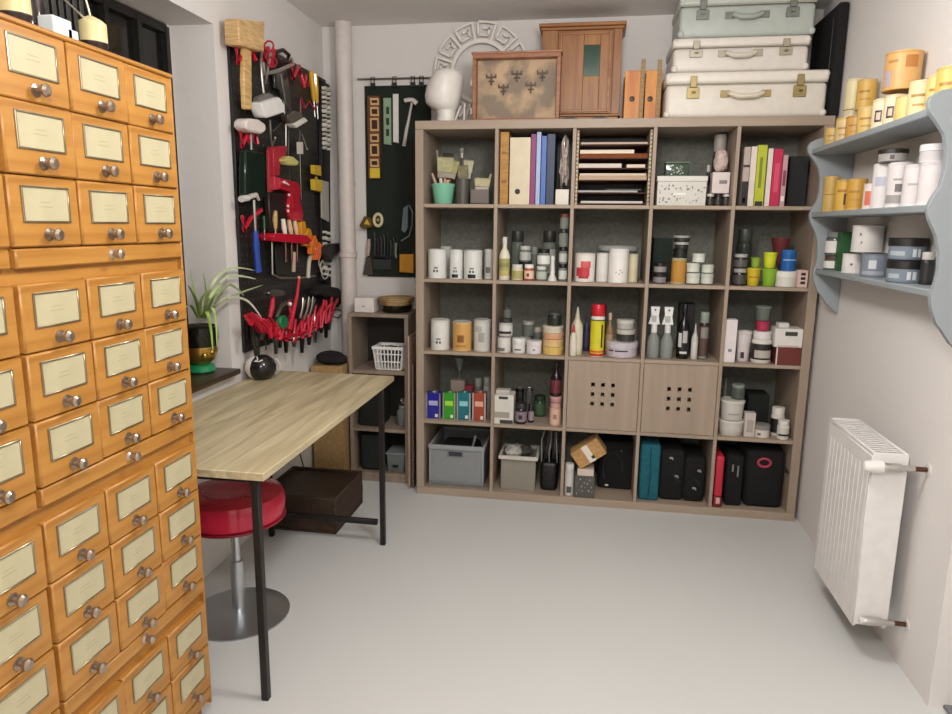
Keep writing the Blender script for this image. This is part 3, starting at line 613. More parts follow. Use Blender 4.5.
# ---------------------------------------------------------------- small grey shelf unit
S0, S1, SY0, SY1, SH = -.392, -.072, .12, .385, .90
us = thing('shelf_unit', 'narrow grey oak shelf unit between the desk and the large cube shelf', 'shelf', ((S0+S1)/2, (SY0+SY1)/2, 0)); ox, oy = (S0+S1)/2, (SY0+SY1)/2
hw, hd = (S1-S0)/2, (SY1-SY0)/2
MB().bx(-hw, -hw+.02, -hd, hd, 0, SH-.018, OAKG).build('side_panel', us); MB().bx(hw-.02, hw, -hd, hd, 0, SH-.018, OAKG).build('side_panel', us)
MB().bx(-hw, hw, -hd, hd, SH-.018, SH, OAKG).build('top_panel', us)
for z in (.03, .275, .585): MB().bx(-hw+.0205, hw-.0205, -hd+.002, hd, z, z+.018, OAKG).build('shelf_board', us)
MB().bx(-hw+.0205, hw-.0205, -hd+.004, -hd+.02, 0, .0295, OAKG).build('plinth', us)
MB().bx(-hw+.0205, hw-.0205, hd-.006, hd, .03, SH-.0185, '2a2823').build('back_panel', us)
def simplebox(name, label, cat, c, d, m, z0, rz=0, b=.002, group=None):
    o = MB().box((0, 0, d[2]/2), d, m, b).build(name); o.location = (c[0], c[1], z0); o.rotation_euler = (0, 0, rz); return tag(o, label, cat, group)
wb = simplebox('label_box', 'small white box with a tiny printed mark on top of the narrow shelf unit', 'box', (-.315, .22), (.105, .12, .075), 'e6dfda', SH+.0005)
MB().bx(-.012, .004, -.0612, -.0602, .03, .034, '6a6460', 0).build('printed_mark', wb)
bs = thing('wicker_tray', 'oval wicker tray on a dark dish on top of the narrow shelf unit', 'tray', (-.165, .24, SH+.001))
MB().lathe((0, 0, 0), [(.07, 0), (.083, .02), (.085, .034), (.08, .034), (.066, .004)], '17130f/g', 28, None, 1.15).build('dish', bs)
k = MB()
for i in range(5): k.tube([((.074+.004*i)*math.cos(a), 1.2*(.074+.003*i)*math.sin(a), .041+i*.0075) for a in [j*PI/12 for j in range(24)]], .005, ['a88a5c/w', 'c0a070/w'][i % 2], 6, True)
k.lathe((0, 0, .036), [(.07, 0), (.072, .004)], '6e5230/w', 24, None, 1.2); k.build('wicker_body', bs)
# white laundry basket
bk = thing('plastic_basket', 'white slotted plastic basket in the top compartment of the narrow shelf unit', 'basket', (-.186, .205, .6035))
k = MB(); W0, W1, D0, D1, BH = .066, .078, .055, .065, .125
k.box((0, 0, .004), (2*W0, 2*D0, .008), 'eceae6', .002); k.box((0, -D1, BH-.008), (2*W1+.014, .010, .016), 'f0eeea', .002); k.box((0, D1, BH-.008), (2*W1+.014, .010, .016), 'f0eeea', .002)
k.box((-W1, 0, BH-.008), (.010, 2*D1, .016), 'f0eeea', .002); k.box((W1, 0, BH-.008), (.010, 2*D1, .016), 'f0eeea', .002)
for i in range(9):
    x0 = -W0+i*2*W0/8; x1 = -W1+i*2*W1/8
    for sy in (-1, 1): k.tube([(x0, sy*D0, .004), (x1, sy*D1, BH-.01)], .0035, 'eceae6', 6)
for i in range(7):
    y0 = -D0+i*2*D0/6; y1 = -D1+i*2*D1/6
    for sx in (-1, 1): k.tube([(sx*W0, y0, .004), (sx*W1, y1, BH-.01)], .0035, 'eceae6', 6)
for z in (.045, .085):
    f_ = z/BH; a, b_ = W0+(W1-W0)*f_, D0+(D1-D0)*f_; k.tube([(-a, -b_, z), (a, -b_, z), (a, b_, z), (-a, b_, z)], .0035, 'eceae6', 6, True)
k.build('basket_body', bk)
o = MB().ball((0, 0, .085), (.055, .045, .05), '3a3a40/f', 14).build('cloth_bundle'); o.location = (-.186, .205, .612-.02); tag(o, 'dark cloth bundle filling the white plastic basket', 'cloth')
jr = thing('glass_jar', 'clear glass jar in the middle compartment of the narrow shelf unit', 'jar', (-.128, .22, .2935))
MB().lathe((0, 0, 0), [(.03, 0), (.034, .006), (.034, .075), (.025, .09), (.025, .10)], '9aa39c/t').build('jar_body', jr); MB().lathe((0, 0, .098), [(.028, 0), (.028, .014)], 'b8b8b4/m').build('lid', jr)
gt = thing('wire_ball', 'bright crumpled foil on the jar in the narrow shelf unit', 'foil', (-.115, .20, .4065)); k = MB()
for i in range(9):
    a = i*2.4; k.box((.012*math.cos(a), .012*math.sin(a), .012+.003*i), (.02, .004, .018), 'cfcdc6/m', .001, rotz(a)@rotx(i*.5))
k.build('foil_fold', gt)
simplebox('dark_box', 'black box at the left of the middle compartment of the narrow shelf unit', 'box', (-.29, .24), (.12, .16, .17), '1a1b18/f', .2935)
gb = thing('storage_box', 'small grey plastic box at the bottom of the narrow shelf unit', 'box', (-.152, .21, .0485)); k = MB(); k.box((0, 0, .05), (.10, .13, .10), '6b7070/s', .006, None, .9); k.build('box_body', gb); MB().box((0, 0, .104), (.108, .138, .008), '868b8b', .002).build('lid', gb); MB().bx(-.016, .016, -.071, -.066, .03, .044, '121212').build('latch', gb)
simplebox('dark_bag', 'dark green folded bag at the left of the bottom compartment of the narrow shelf unit', 'bag', (-.29, .235), (.12, .17, .20), '1d2320/f', .0485, 0, .02)
# boards leaning in the gap beside the cube shelf
for i, (x, h_, d_, hx, lab) in enumerate(((-.052, .80, .30, 'b99e88/w', 'thin pinkish board standing in the gap left of the cube shelf, taller one'), (-.034, .66, .28, '7a685a/w', 'thin brown board standing in the gap left of the cube shelf, shorter one'), (-.016, .62, .26, '4a4038/w', 'dark thin board standing directly against the cube shelf'))):
    simplebox('leaning_board', lab, 'board', (x, .20), (.008, d_, h_), hx, .0008, 0, .001, 'thin boards in the gap beside the cube shelf')

# ---------------------------------------------------------------- big cube shelf
KW, FR, KD = 1.82, .039, .388
GX = [KW*0+FR+.3517*i-.00825 for i in range(1, 5)]
ks = thing('cube_shelf', 'large greige wood cube shelf with twenty five compartments against the back wall', 'shelf', (KW/2, KD/2, 0))
def kb(name, x0, x1, y0, y1, z0, z1, m, b=.0012): return MB().bx(x0-KW/2, x1-KW/2, y0-KD/2, y1-KD/2, z0, z1, m, b).build(name, ks)
kb('side_panel', 0, FR, 0, KD, FR+.0003, KW-FR-.0003, KAL); kb('side_panel', KW-FR, KW, 0, KD, FR+.0003, KW-FR-.0003, KAL)
kb('top_panel', 0, KW, 0, KD, KW-FR, KW, KALH); kb('bottom_panel', 0, KW, 0, KD, 0, FR, KALH)
for g in GX: kb('divider', g-.00825, g+.00825, .001, KD-.003, FR+.0003, KW-FR-.0003, KAL)
EX = [FR]+GX+[KW-FR]
for g in GX:
    for i in range(5): kb('shelf_board', EX[i]+(.0085 if i else .0003), EX[i+1]-(.0085 if i < 4 else .0003), .002, KD-.004, KW-g-.00825, KW-g+.00825, KALH)
kb('back_panel', FR+.001, KW-FR-.001, KD-.0025, KD-.0005, FR+.001, KW-FR-.001, '7c7d74/f', 0)  # added sheet; its dark tone stands in for the shade deep in the cubes
SZ = [KW-g+.00825 for g in GX]+[FR]

# ---------------------------------------------------------------- containers
def vessel(name, label, cat, x, y, z, r, h, kind, body, lid=None, band=None, group=None, ang=-PI/2, mark=None):
    t = thing(name, label, cat, (x, y, z+.0004), 0, group); lid = lid or body; seg = 28 if r > .03 else 20
    def B(part, prof, m): return MB().lathe((0, 0, 0), [(p[0]*r, p[1]*h)+tuple(p[2:]) for p in prof], m, seg).build(part, t)
    bd = band or body
    if kind == 'can':
        B('can_body', [(.97, 0), (1, .015), (1, .03), (.965, .045), (.965, .06, body), (.968, .07, bd), (.968, .90, bd), (.965, .93, body), (1, .95), (1, .975), (.93, .98), (.92, .955)], body)
        MB().lathe((0, 0, 0), [(.78*r, h*.955), (.90*r, h*.957), (.90*r, h*.992), (.84*r, h), (.78*r, h*.985)], lid, seg).build('lid', t); lo, hi, rr = .12, .85, .968
    elif kind == 'jar':
        B('jar_body', [(.90, 0), (1, .04), (1, .12, body), (1, .62, bd), (1, .66, body), (.93, .74), (.80, .77)], body)
        B('lid', [(.86, .765), (.90, .775), (.90, .985), (.86, 1)], lid); lo, hi, rr = .15, .6, 1
    elif kind == 'flat':
        B('tin_body', [(.96, 0), (1, .03), (1, .10, body), (1, .62, bd)], body); B('lid', [(1.02, .625), (1.045, .64), (1.045, .97), (1.0, 1)], lid); lo, hi, rr = .1, .58, 1
    elif kind == 'tub':
        B('tub_body', [(.84, 0), (.87, .03), (.92, .45, bd), (.96, .86, bd)], body); B('lid', [(1, .86), (1.02, .88), (1.02, .96), (.94, 1), (.90, .975)], lid); lo, hi, rr = .2, .7, .90
    elif kind == 'cup':
        B('cup_body', [(.72, 0), (.76, .02), (.84, .42, bd), (.93, .90, bd), (1.0, .92), (1.0, .99), (.93, 1), (.85, .93), (.70, .10)], body); lo, hi, rr = .2, .7, .84
    elif kind == 'bottle':
        B('bottle_body', [(.93, 0), (1, .03), (1, .10, body), (1, .50, bd), (1, .56, body), (.75, .66), (.38, .74), (.36, .84)], body); B('cap', [(.42, .84), (.44, .85), (.42, .99), (.36, 1)], lid); lo, hi, rr = .12, .48, 1
    elif kind == 'spray':
        B('can_body', [(.95, 0), (1, .015), (1, .06, lid), (1, .70, bd), (1, .735, body), (.90, .765), (.82, .78)], body); B('cap', [(.90, .775), (.93, .785), (.90, .985), (.82, 1)], lid); lo, hi, rr = .12, .68, 1
    elif kind == 'squeeze':
        B('bottle_body', [(.9, 0), (1, .03), (1, .12, body), (1, .5, bd), (.92, .62, body), (.55, .72), (.45, .74)], body); B('nozzle', [(.5, .74), (.42, .77), (.18, .97), (.1, 1)], lid); lo, hi, rr = .12, .48, 1
    elif kind == 'goblet':
        B('foot', [(.75, 0), (.78, .02), (.2, .06), (.14, .10)], body); B('stem', [(.13, .10), (.12, .35), (.18, .40)], body); B('bowl', [(.2, .40), (.45, .48), (.62, .65), (.95, .93), (1, 1), (.94, 1), (.56, .68), (.3, .52)], body); lo, hi, rr = .5, .6, 1
    elif kind == 'cone':
        B('cone_body', [(1, 0), (1, .05), (.55, .25), (.38, .85)], body); B('cap', [(.42, .85), (.40, 1)], lid); lo, hi, rr = .1, .2, 1
    elif kind == 'cyl':
        B('roll_body', [(.97, 0), (1, .02), (1, .97), (.95, 1), (.3, 1), (.28, .96)], bd); lo, hi, rr = .1, .9, 1
    if mark:
        k = MB()
        for (mz0, mz1, a0, a1, mcx) in mark: k.arc((0, 0, 0), rr*r+.0002, mz0*h, mz1*h, ang+a0, ang+a1, mcx)
        k.build('printed_label', t)
    return t
def carton(name, label, cat, x, y, z, w, d, h, m, rz=0, flap=None, prints=None, group=None, lidm=None, part='carton_body'):
    t = thing(name, label, cat, (x, y, z+.0004), rz, group)
    hb = h*.82 if lidm else h
    MB().box((0, 0, hb/2), (w, d, hb), m, .0015).build(part, t)
    if lidm: MB().box((0, 0, h*.82+h*.09), (w*1.03, d*1.03, h*.18), lidm, .002).build('lid', t)
    if prints:
        k = MB()
        for (a0, a1, b0, b1, mx) in prints: k.bx(w*(a0-.5), w*(a1-.5), -d/2-.0012, -d/2-.0002, h*b0, h*b1, mx, 0)
        k.build('printed_label', t)
    return t
BASEV = [205, 284, 357, 434, 502]
last = {}
def K(row, kind, u0, u1, vt, y, body, lid, band, name, cat, label, on=None, mark=None, group=None, d=None, vb=None, prints=None, lidm=None, rz=0):
    """one container in the cube shelf; on = key of the thing that carries it"""
    uc = (u0+u1)/2; z0 = SZ[row] if on is None else last['z']
    if on == 'same': pass
    if on is not None and on is not True and not isinstance(on, str): z0 = on
    yc = y if on is None or y else last['y']
    vb = vb or BASEV[row]
    pt = P(uc, vt, 1, yc); pm = P(uc, (vt+vb)/2, 1, yc); dep = (pm-CAM).dot(_f); r = (u1-u0)/2*dep/FPX
    # a level top seen from above or below
    h = min(max(.012, pt.z-z0), ([KW-FR]+[KW-g-.00825 for g in GX])[row]-z0-.004)
    hd_ = (d or 2*r)/2 if kind == 'box' else r*1.045
    wr = r*1.0 if kind == 'box' else r*1.045
    for e in range(5):
        if EX[e] <= pm.x <= EX[e+1]:
            lo, hi = EX[e]+(.0085 if e else .0005)+wr+.001, EX[e+1]-(.0085 if e < 4 else .0005)-wr-.001
            pm.x = min(max(pm.x, lo), hi) if lo < hi else (lo+hi)/2
    yc = min(max(yc, hd_+.004), .383-hd_)
    if kind == 'box': carton(name, label, cat, pm.x, yc, z0, 2*r, d or 2*r, h, body, rz, prints=prints, group=group, lidm=lidm)
    else: vessel(name, label, cat, pm.x, yc, z0, r, h, kind, body, lid, band, group, mark=mark)
    last['z'] = z0+h+.0008; last['y'] = yc; last['x'] = pm.x
    return last['z']
face = [(.22, .30, -.25, -.05, '4a4a48'), (.22, .30, .08, .28, '5a5a58'), (.34, .40, -.2, .25, '8a8a86')]
W_ = 'dfe0dc/s'
# row 2 (second from top), first cube: four white cans
g4 = 'white paint cans in the second row'
K(1, 'can', 428, 447, 249, .06, W_, 'c9cac6', W_, 'paint_can', 'can', 'first white can from the left with a small emblem, second shelf row, leftmost cube', mark=face, group=g4)
K(1, 'can', 449.5, 463, 249.5, .055, W_, 'c9cac6', W_, 'paint_can', 'can', 'narrow white can with small black square near its base, second of the four cans', mark=face+[(.04, .16, -.5, .45, '1a1a1a')], group=g4)
K(1, 'can', 463.5, 482.5, 250, .06, W_, 'c9cac6', W_, 'paint_can', 'can', 'wide white can with black square near its base, third of the four cans', mark=face+[(.04, .17, -.4, .45, '1a1a1a')], group=g4)
K(1, 'can', 484, 495, 249, .10, 'cfd1cc', 'b8bab4', 'c4c6c0', 'paint_can', 'can', 'greyish white can at the right end of the four in the leftmost cube', mark=[(.2, .4, -.6, .3, '6a6c68')], group=g4)
K(1, 'can', 440, 452, 246.5, .20, 'c4c6c0', 'c9cac6', None, 'paint_can', 'can', 'white can mostly hidden behind the first and second front cans', group=g4)
# row 2 second cube: glass jars
GL = 'a4aca2/t'
K(1, 'bottle', 499, 510, 237, .05, 'e0dcc8', 'd9d4d0', 'a9a66a/s', 'liquor_bottle', 'bottle', 'slim cream bottle with olive bands and thin neck at the left of the second cube', mark=[(.1, .22, -1, 1, 'c0b070'), (.3, .4, -1, 1, '8f8c58')])
K(1, 'jar', 511.5, 523, 264.5, .05, 'd8cfa8', 'd8d8d4', 'a8a468', 'jar', 'jar', 'small cream jar with an olive label in front of the second cube')
K(1, 'jar', 524, 534, 264.5, .05, 'b0503c', 'f0ece6', 'e6c8b4', 'jar', 'jar', 'small jar with a pink label and bright white lid in the second cube', mark=[(.25, .45, -.4, .1, '7a3a28')])
K(1, 'jar', 536, 547, 266, .06, GL, 'd8d8d4', 'b6beb4', 'jar', 'jar', 'clear squat jar with pale label right of the pink labelled jar')
K(1, 'jar', 537, 550, 249, .06, GL, '1c1c1b', 'dfe2dc', 'jar', 'jar', 'clear jar with white label stacked on the squat jar beside the white cone bottle', on=True)
K(1, 'cone', 548, 557, 256, .045, 'dcdcd8', 'e4e4e0', None, 'glue_bottle', 'bottle', 'white cone shaped glue bottle in the second cube')
K(1, 'jar', 558.5, 567, 264, .06, GL, '1a1a1a', 'd4d6d2', 'jar', 'jar', 'clear jar with oval pale label, bottom of the jar stack beside the fruit can')
K(1, 'jar', 558.5, 567, 247, .06, GL, '1a1a1a', 'c4c8c2', 'jar', 'jar', 'clear jar with black lid, second from bottom of the stack beside the fruit can', on=True)
K(1, 'jar', 558, 567.5, 229, .07, GL, '2a2c2a', None, 'jar', 'jar', 'clear empty jar, third from bottom of the stack beside the fruit can', on=True)
K(1, 'jar', 559, 568, 214, .07, GL, '7a3a34', None, 'jar', 'jar', 'clear jar with reddish lid, topmost of the stack beside the fruit can', on=True)
K(1, 'jar', 518, 532, 262, .18, '20211e/g', '1a1a1a', None, 'jar', 'jar', 'dark jar in the back of the second cube, base of the middle stack')
K(1, 'jar', 519, 531, 246, .18, GL, 'cfcfca', 'c8ccc6', 'jar', 'jar', 'clear jar with white label standing on the dark jar in the second cube', on=True)
K(1, 'jar', 511, 524, 231, .28, '8e968c/t', '3a3c38', None, 'jar', 'jar', 'tall clear jar at the back left of the second cube', vb=270)
K(1, 'jar', 542, 556, 231, .20, '8e968c/t', '2c2e2b', 'aab0a8', 'jar', 'jar', 'tall clear jar with a dark lid at the back of the second cube')
K(1, 'jar', 530, 538, 247, .22, '8e968c/t', '8c8e88', None, 'jar', 'jar', 'narrow clear jar at the back middle of the second cube')
# row 2 third cube
K(1, 'can', 574.5, 595, 253, .07, 'e8dfd8', 'd8d4cc', 'ece4dc', 'paint_can', 'can', 'white can printed with red fruit at the left of the third cube', mark=[(.2, .5, -.9, .5, 'c43c44'), (.5, .72, -.4, .6, 'd05a58'), (.12, .2, -.6, .4, 'a83440')])
K(1, 'can', 596, 609, 253, .09, 'dcdad4', 'cfccc4', None, 'paint_can', 'can', 'plain white can behind the large dotted white can in the third cube')
K(1, 'can', 608.5, 628.5, 249, .05, 'e8e5e0', 'f0eeea', 'ece9e4', 'paint_can', 'can', 'large white can with tiny dots at the front of the third cube', mark=[(.3, .34, -.3, -.2, '8a8884'), (.25, .29, 0, .1, '8a8884'), (.36, .4, .1, .2, '8a8884'), (.3, .33, .3, .4, '8a8884')])
K(1, 'can', 627.5, 638, 254, .10, 'cfc8a8', 'c8c4b4', 'd4ccac', 'paint_can', 'can', 'cream coloured can at the right of the third cube')
K(1, 'tub', 598, 637, 246, .25, '9aa09a/t', 'b4b8b2', None, 'glass_bowl', 'bowl', 'wide clear lidded tub at the back of the third cube', vb=260)
# row 2 fourth cube
K(1, 'flat', 653, 666, 273, .06, '2a2826', '1a1918', '8c8688', 'paint_tin', 'tin', 'dark tin with grey label at the left of the fourth cube, lower of two')
K(1, 'flat', 653.5, 666, 262.5, .06, '2a2826', '1a1918', '98928f', 'paint_tin', 'tin', 'dark tin with grey label at the left of the fourth cube, upper of two', on=True)
K(1, 'can', 671, 686, 258, .07, 'b0a880', 'cfcdb8', 'c08c3c', 'amber_jar', 'jar', 'amber and cream jar in the middle of the fourth cube')
K(1, 'flat', 673, 686, 249, .07, '1a1b19', '1a1b19', '24261f', 'flat_tin', 'tin', 'flat black tin resting on the amber jar', on=True)
K(1, 'flat', 674, 687, 242, .07, '1c1d1b', 'b9bab2', '2a2b28', 'flat_tin', 'tin', 'flat black tin with pale lid, second above the amber jar', on=True)
K(1, 'flat', 672.5, 688, 235.5, .07, '1c1d1b', '9fa29a', '2a2b28', 'flat_tin', 'tin', 'flat tin with grey lid topping the stack on the amber jar', on=True)
gw = 'small white lidded jars in the fourth cube'
K(1, 'flat', 686.5, 699.5, 273, .055, '55574f', 'cfd3c8', 'd9dcd0', 'jar', 'jar', 'small white lidded jar, bottom left of the pyramid of five', group=gw)
K(1, 'flat', 686.5, 699, 263, .055, '55574f', 'd3d6cc', 'd9dcd0', 'jar', 'jar', 'small white lidded jar, middle left of the pyramid of five', on=True, group=gw); z5 = last['z']
K(1, 'flat', 692, 704, 253.5, .055, '55574f', 'd3d6cc', 'e0e2d8', 'jar', 'jar', 'small white lidded jar on top of the pyramid of five', on=z5, group=gw)
K(1, 'flat', 701, 713, 273.5, .06, '55574f', 'c4c8be', 'cfd2c8', 'jar', 'jar', 'small white lidded jar, bottom right of the pyramid of five', group=gw)
K(1, 'flat', 701.5, 713, 264.5, .06, '55574f', 'c8ccc2', 'd3d6cc', 'jar', 'jar', 'small white lidded jar, middle right of the pyramid of five', on=True, group=gw)
K(1, 'box', 652, 670, 238, .25, '26302a/f', None, None, 'dark_box', 'box', 'dark green box at the back left of the fourth cube', d=.12)
# row 2 fifth cube
K(1, 'jar', 733, 746.5, 268.5, .06, '2c2a27/g', 'a8a8a2', '4a4844', 'jar', 'jar', 'dark glass jar with steel lid at the left of the fifth cube, lower of two')
K(1, 'jar', 733.5, 747, 254, .06, '2c2a27/g', 'b4b4ae', '5a5854', 'jar', 'jar', 'dark glass jar with steel lid at the left of the fifth cube, upper of two', on=True)
K(1, 'jar', 736, 751, 229, .22, '565c56/t', '4a504a', None, 'jar', 'jar', 'tall murky glass jar at the back left of the fifth cube')
K(1, 'cup', 746.5, 760, 268, .05, 'd9c22c', None, 'd0b828', 'plastic_cup', 'cup', 'yellow plastic cup with an orange stripe, lower left of the bright cups', mark=[(.45, .55, -1, 1, 'c07a20')])
K(1, 'cup', 750, 760, 257.5, .055, '7e9a30', None, '8aa838', 'plastic_cup', 'cup', 'small olive green cup standing on the yellow cup', on=True)
K(1, 'cup', 761.5, 776.5, 268.5, .05, '86b42c', None, '84b030', 'plastic_cup', 'cup', 'bright green plastic cup at the lower middle of the fifth cube')
K(1, 'cup', 762.5, 776, 252.5, .05, 'd3d82c', None, 'ccd428', 'plastic_cup', 'cup', 'lime yellow plastic cup standing on the bright green cup', on=True)
K(1, 'flat', 776, 795.5, 271, .05, 'dedbd2', 'e6e3da', 'dad6cc', 'jar', 'jar', 'squat white jar at the right of the bright green cup')
K(1, 'can', 780.5, 795, 250, .055, '2f6fb8/g', '3f86cc/g', '2a62a8/g', 'paint_jar', 'jar', 'blue jar standing on the squat white jar in the fifth cube', on=True, mark=[(.5, .56, -1, 1, '8ab8e0')])
K(1, 'goblet', 770, 788, 238, .22, '7c3a3e/g', None, None, 'goblet', 'goblet', 'dark red goblet at the back of the fifth cube')
K(1, 'box', 796.5, 806, 270, .03, 'd8bcb4', None, None, 'card_box', 'box', 'narrow pinkish white box with dark squares at the far right of the fifth cube', d=.05, prints=[(.3, .75, .70, .85, '3a1c22'), (.3, .75, .45, .6, '3a1c22'), (.3, .75, .2, .35, '3a1c22')])
# row 3 first cube
K(2, 'can', 430.5, 450, 319, .07, 'dcdcd6', 'c6c6c0', 'e0e0da', 'paint_can', 'can', 'white can with a small print at the left of the third row', mark=face)
K(2, 'can', 452.5, 472, 321, .065, 'd8b070', 'c6c6c0', 'd4a45c', 'paint_can', 'can', 'tan can with a brown round emblem in the leftmost cube of the third row', mark=[(.3, .55, -.35, .35, '8a5a28'), (.15, .2, -.6, .6, 'a87838')])
K(2, 'can', 473.5, 491, 319, .07, 'cfcdc6', 'b8b8b2', 'd2d0ca', 'paint_can', 'can', 'mottled white can right of the tan can in the third row', mark=[(.3, .6, -.3, .4, 'a8a6a0'), (.62, .8, -.8, .1, 'b6b4ae')])
# row 3 second cube
K(2, 'can', 497, 511, 336, .06, 'c6c0b8', '55504a', 'dcd8d2', 'paint_can', 'can', 'white labelled can at the lower left of the second cube in the third row', mark=[(.1, .3, -.9, .2, '7a746e')])
K(2, 'jar', 498.5, 512.5, 318, .06, 'b8b8b6', '3a3836', 'd8d8d6', 'jar', 'jar', 'jar with pale label and dark base band standing on the white labelled can', on=True, mark=[(.16, .3, -1, 1, '2a2828')])
K(2, 'jar', 503, 511, 306.5, .065, '868c86/t', '3a3d3a', None, 'jar', 'jar', 'small clear jar crowning the left stack in the third row', on=True)
K(2, 'flat', 512.5, 525.5, 338, .05, 'd9d8d2', 'e0dfda', 'dedcd6', 'jar', 'jar', 'squat white jar with a dark line, between the white labelled can and banded tins', mark=[(.22, .3, -.6, .4, '2a2a2a')])
K(2, 'flat', 526.5, 541.5, 340.5, .05, 'dcd9d8', 'dedbda', 'e0dcdc', 'jar', 'jar', 'squat white jar with tiny print standing directly left of the banded tins', mark=[(.3, .4, -.1, .2, '6a6a6a')])
K(2, 'jar', 519, 532, 336, .15, '868c86/t', '9fa19c', None, 'jar', 'jar', 'clear glass jar behind the two squat white jars, lower one')
K(2, 'jar', 522, 534, 321, .15, '868c86/t', 'a4a6a0', None, 'jar', 'jar', 'clear glass jar behind the two squat white jars, upper one', on=True)
K(2, 'jar', 532, 542, 327, .20, '868c86/t', 'b0a898', None, 'jar', 'jar', 'clear glass jar with tan lid behind the banded tins')
gb_ = 'banded shallow tins stacked in the third row'
K(2, 'flat', 543, 563, 346, .06, 'd2b45c', 'd8bc68', 'dcb868', 'flat_tin', 'tin', 'shallow yellow tin at the bottom of the banded stack', group=gb_)
K(2, 'flat', 543, 563, 338.5, .06, 'd0ac70', 'd9b878', 'e0b884', 'flat_tin', 'tin', 'shallow orange-yellow tin second from the bottom of the banded stack', on=True, group=gb_)
K(2, 'flat', 543, 563, 332.5, .06, 'b08068', 'd9a888', 'd8a07c', 'flat_tin', 'tin', 'shallow peach tin in the middle of the banded stack', on=True, group=gb_)
K(2, 'flat', 542.5, 562.5, 325.5, .06, 'ccc0a8', 'cfc8b4', 'd8ccb4', 'flat_tin', 'tin', 'shallow cream tin at the top of the banded stack', on=True, group=gb_)
K(2, 'jar', 547, 561, 312, .07, '2c302c/g', '4a4e4a', None, 'jar', 'jar', 'dark green glass jar standing on the banded tins', on=True)
# row 3 third cube
K(2, 'squeeze', 571, 583, 307, .07, 'd2ccb4', 'c4beaa', 'd8d2bc', 'glue_bottle', 'bottle', 'tall cream glue bottle at the left of the third cube, row three')
K(2, 'squeeze', 569, 576.5, 324, .03, 'd8d2c0', 'c42c38', 'dcd6c6', 'glue_bottle', 'bottle', 'small white glue bottle with red tip before the tall cream bottle')
K(2, 'spray', 590.5, 604.5, 304, .05, 'e0ddd4', 'c82430/g', 'd8cf2c', 'foam_can', 'spray can', 'yellow spray can with red cap and red base in the third row', mark=[(.08, .12, -1.5, 1.5, 'd8602a'), (.69, .71, -1.5, 1.5, '1a1a1a'), (.18, .62, .55, .8, '2a2a18')])
K(2, 'bottle', 605.5, 613.5, 313, .08, '8a6a4a/g', 'c0a890', 'a08468', 'bottle', 'bottle', 'brown bottle right of the yellow spray can')
K(2, 'spray', 598, 606, 304, .20, '7a2028', '7a1c26', '6a3028', 'spray_can', 'spray can', 'dark red spray can half hidden behind the yellow spray can')
K(2, 'flat', 606.5, 637, 341, .08, 'b8aeb8', 'c9c2ca', 'c4bac4', 'paint_tin', 'tin', 'wide round lilac white tin with a black line in the third row', mark=[(.42, .50, -1.0, -.6, '1a1a1a'), (.42, .50, -.5, .35, '1a1a1a')])
K(2, 'jar', 617, 626, 327, .07, '3a3836/g', 'c4c0b8', '5a5652', 'jar', 'jar', 'small dark jar with pale lid on the lilac tin, left one', on=True, y_=None) if False else K(2, 'flat', 616.5, 634, 329, .08, '5a5a55', 'c0beb6', '3a3836', 'jar', 'jar', 'dark jar with beige lid on the lilac tin', on=True)
K(2, 'flat', 616.5, 633, 319.5, .08, '8a8a84', 'c9c8c0', 'b4b2aa', 'jar', 'jar', 'pale round tin on top of the dark jar above the lilac tin', on=True)
K(2, 'squeeze', 583, 590, 312, .18, '3a3050', '2a2440', '4a3a60', 'bottle', 'bottle', 'dark violet bottle between the cream glue bottle and the yellow can')
# row 3 fourth cube: trigger sprayers
def sprayer(u, vt, label):
    pm = P(u, 340, 1, .06); z = SZ[2]; zt = P(u, vt, 1, .06).z; h = zt-z
    t = thing('spray_bottle', label, 'spray bottle', (pm.x, .06, z+.0004), 0, 'trigger spray bottles in the third row')
    MB().lathe((0, 0, 0), [(.026, 0), (.029, .008), (.029, h*.32), (.022, h*.42), (.012, h*.50), (.012, h*.52)], 'aeb4b0/t', 22).build('bottle_body', t)
    MB().lathe((0, 0, 0), [(.014, h*.50), (.0145, h*.51), (.0135, h*.66)], 'e4e4e2', 16).build('collar', t)
    k = MB(); k.prism([(-.028, -.011, h*.66), (.024, -.011, h*.66), (.017, -.011, h*.82), (.021, -.011, h), (-.021, -.011, h), (-.017, -.011, h*.84)], (0, .022, 0), 'e8e8e6', .002); k.build('spray_head', t)
    MB().box((-.004, -.0125, h*.77), (.022, .003, h*.12), 'b8b8b4', .0005).build('trigger', t); MB().lathe((.0, -.011, h*.94), [(.004, 0), (.004, .003)], '2a2a2a', 12, rotx(PI/2)).build('nozzle_hole', t)
    MB().tube([(0, 0, h*.5), (.004, 0, h*.2), (.008, 0, .01)], .002, 'd0d4d0/t').build('dip_tube', t)
sprayer(653.5, 306.5, 'white headed trigger spray bottle, left of the pair'); sprayer(667, 307, 'white headed trigger spray bottle, right of the pair')
K(2, 'bottle', 677.5, 690, 304, .08, '151515/g', '151515', '1c1c1c', 'bottle', 'bottle', 'tall black bottle with white lettering-like label in the fourth cube', mark=[(.22, .48, -.9, -.35, 'cfcfcb'), (.30, .52, -.2, .5, 'b8b8b4'), (.1, .14, -.6, .6, 'd8d8d4')])
K(2, 'squeeze', 691.5, 698, 324, .07, 'c9c6c0', 'b0aeaa', 'd4d0ca', 'bottle', 'bottle', 'slim whitish bottle right of the tall black bottle')
K(2, 'spray', 699, 708.5, 312, .09, '3a2a26/g', '8c988c', '5a4440', 'spray_can', 'spray can', 'dark brown spray can with a pale green cap at the right of the fourth cube', mark=[(.45, .68, -.8, .8, '8a8680')])
K(2, 'box', 678, 692, 303, .26, '1a1c1a', None, None, 'dark_box', 'box', 'black box at the back of the fourth cube in row three', d=.08)
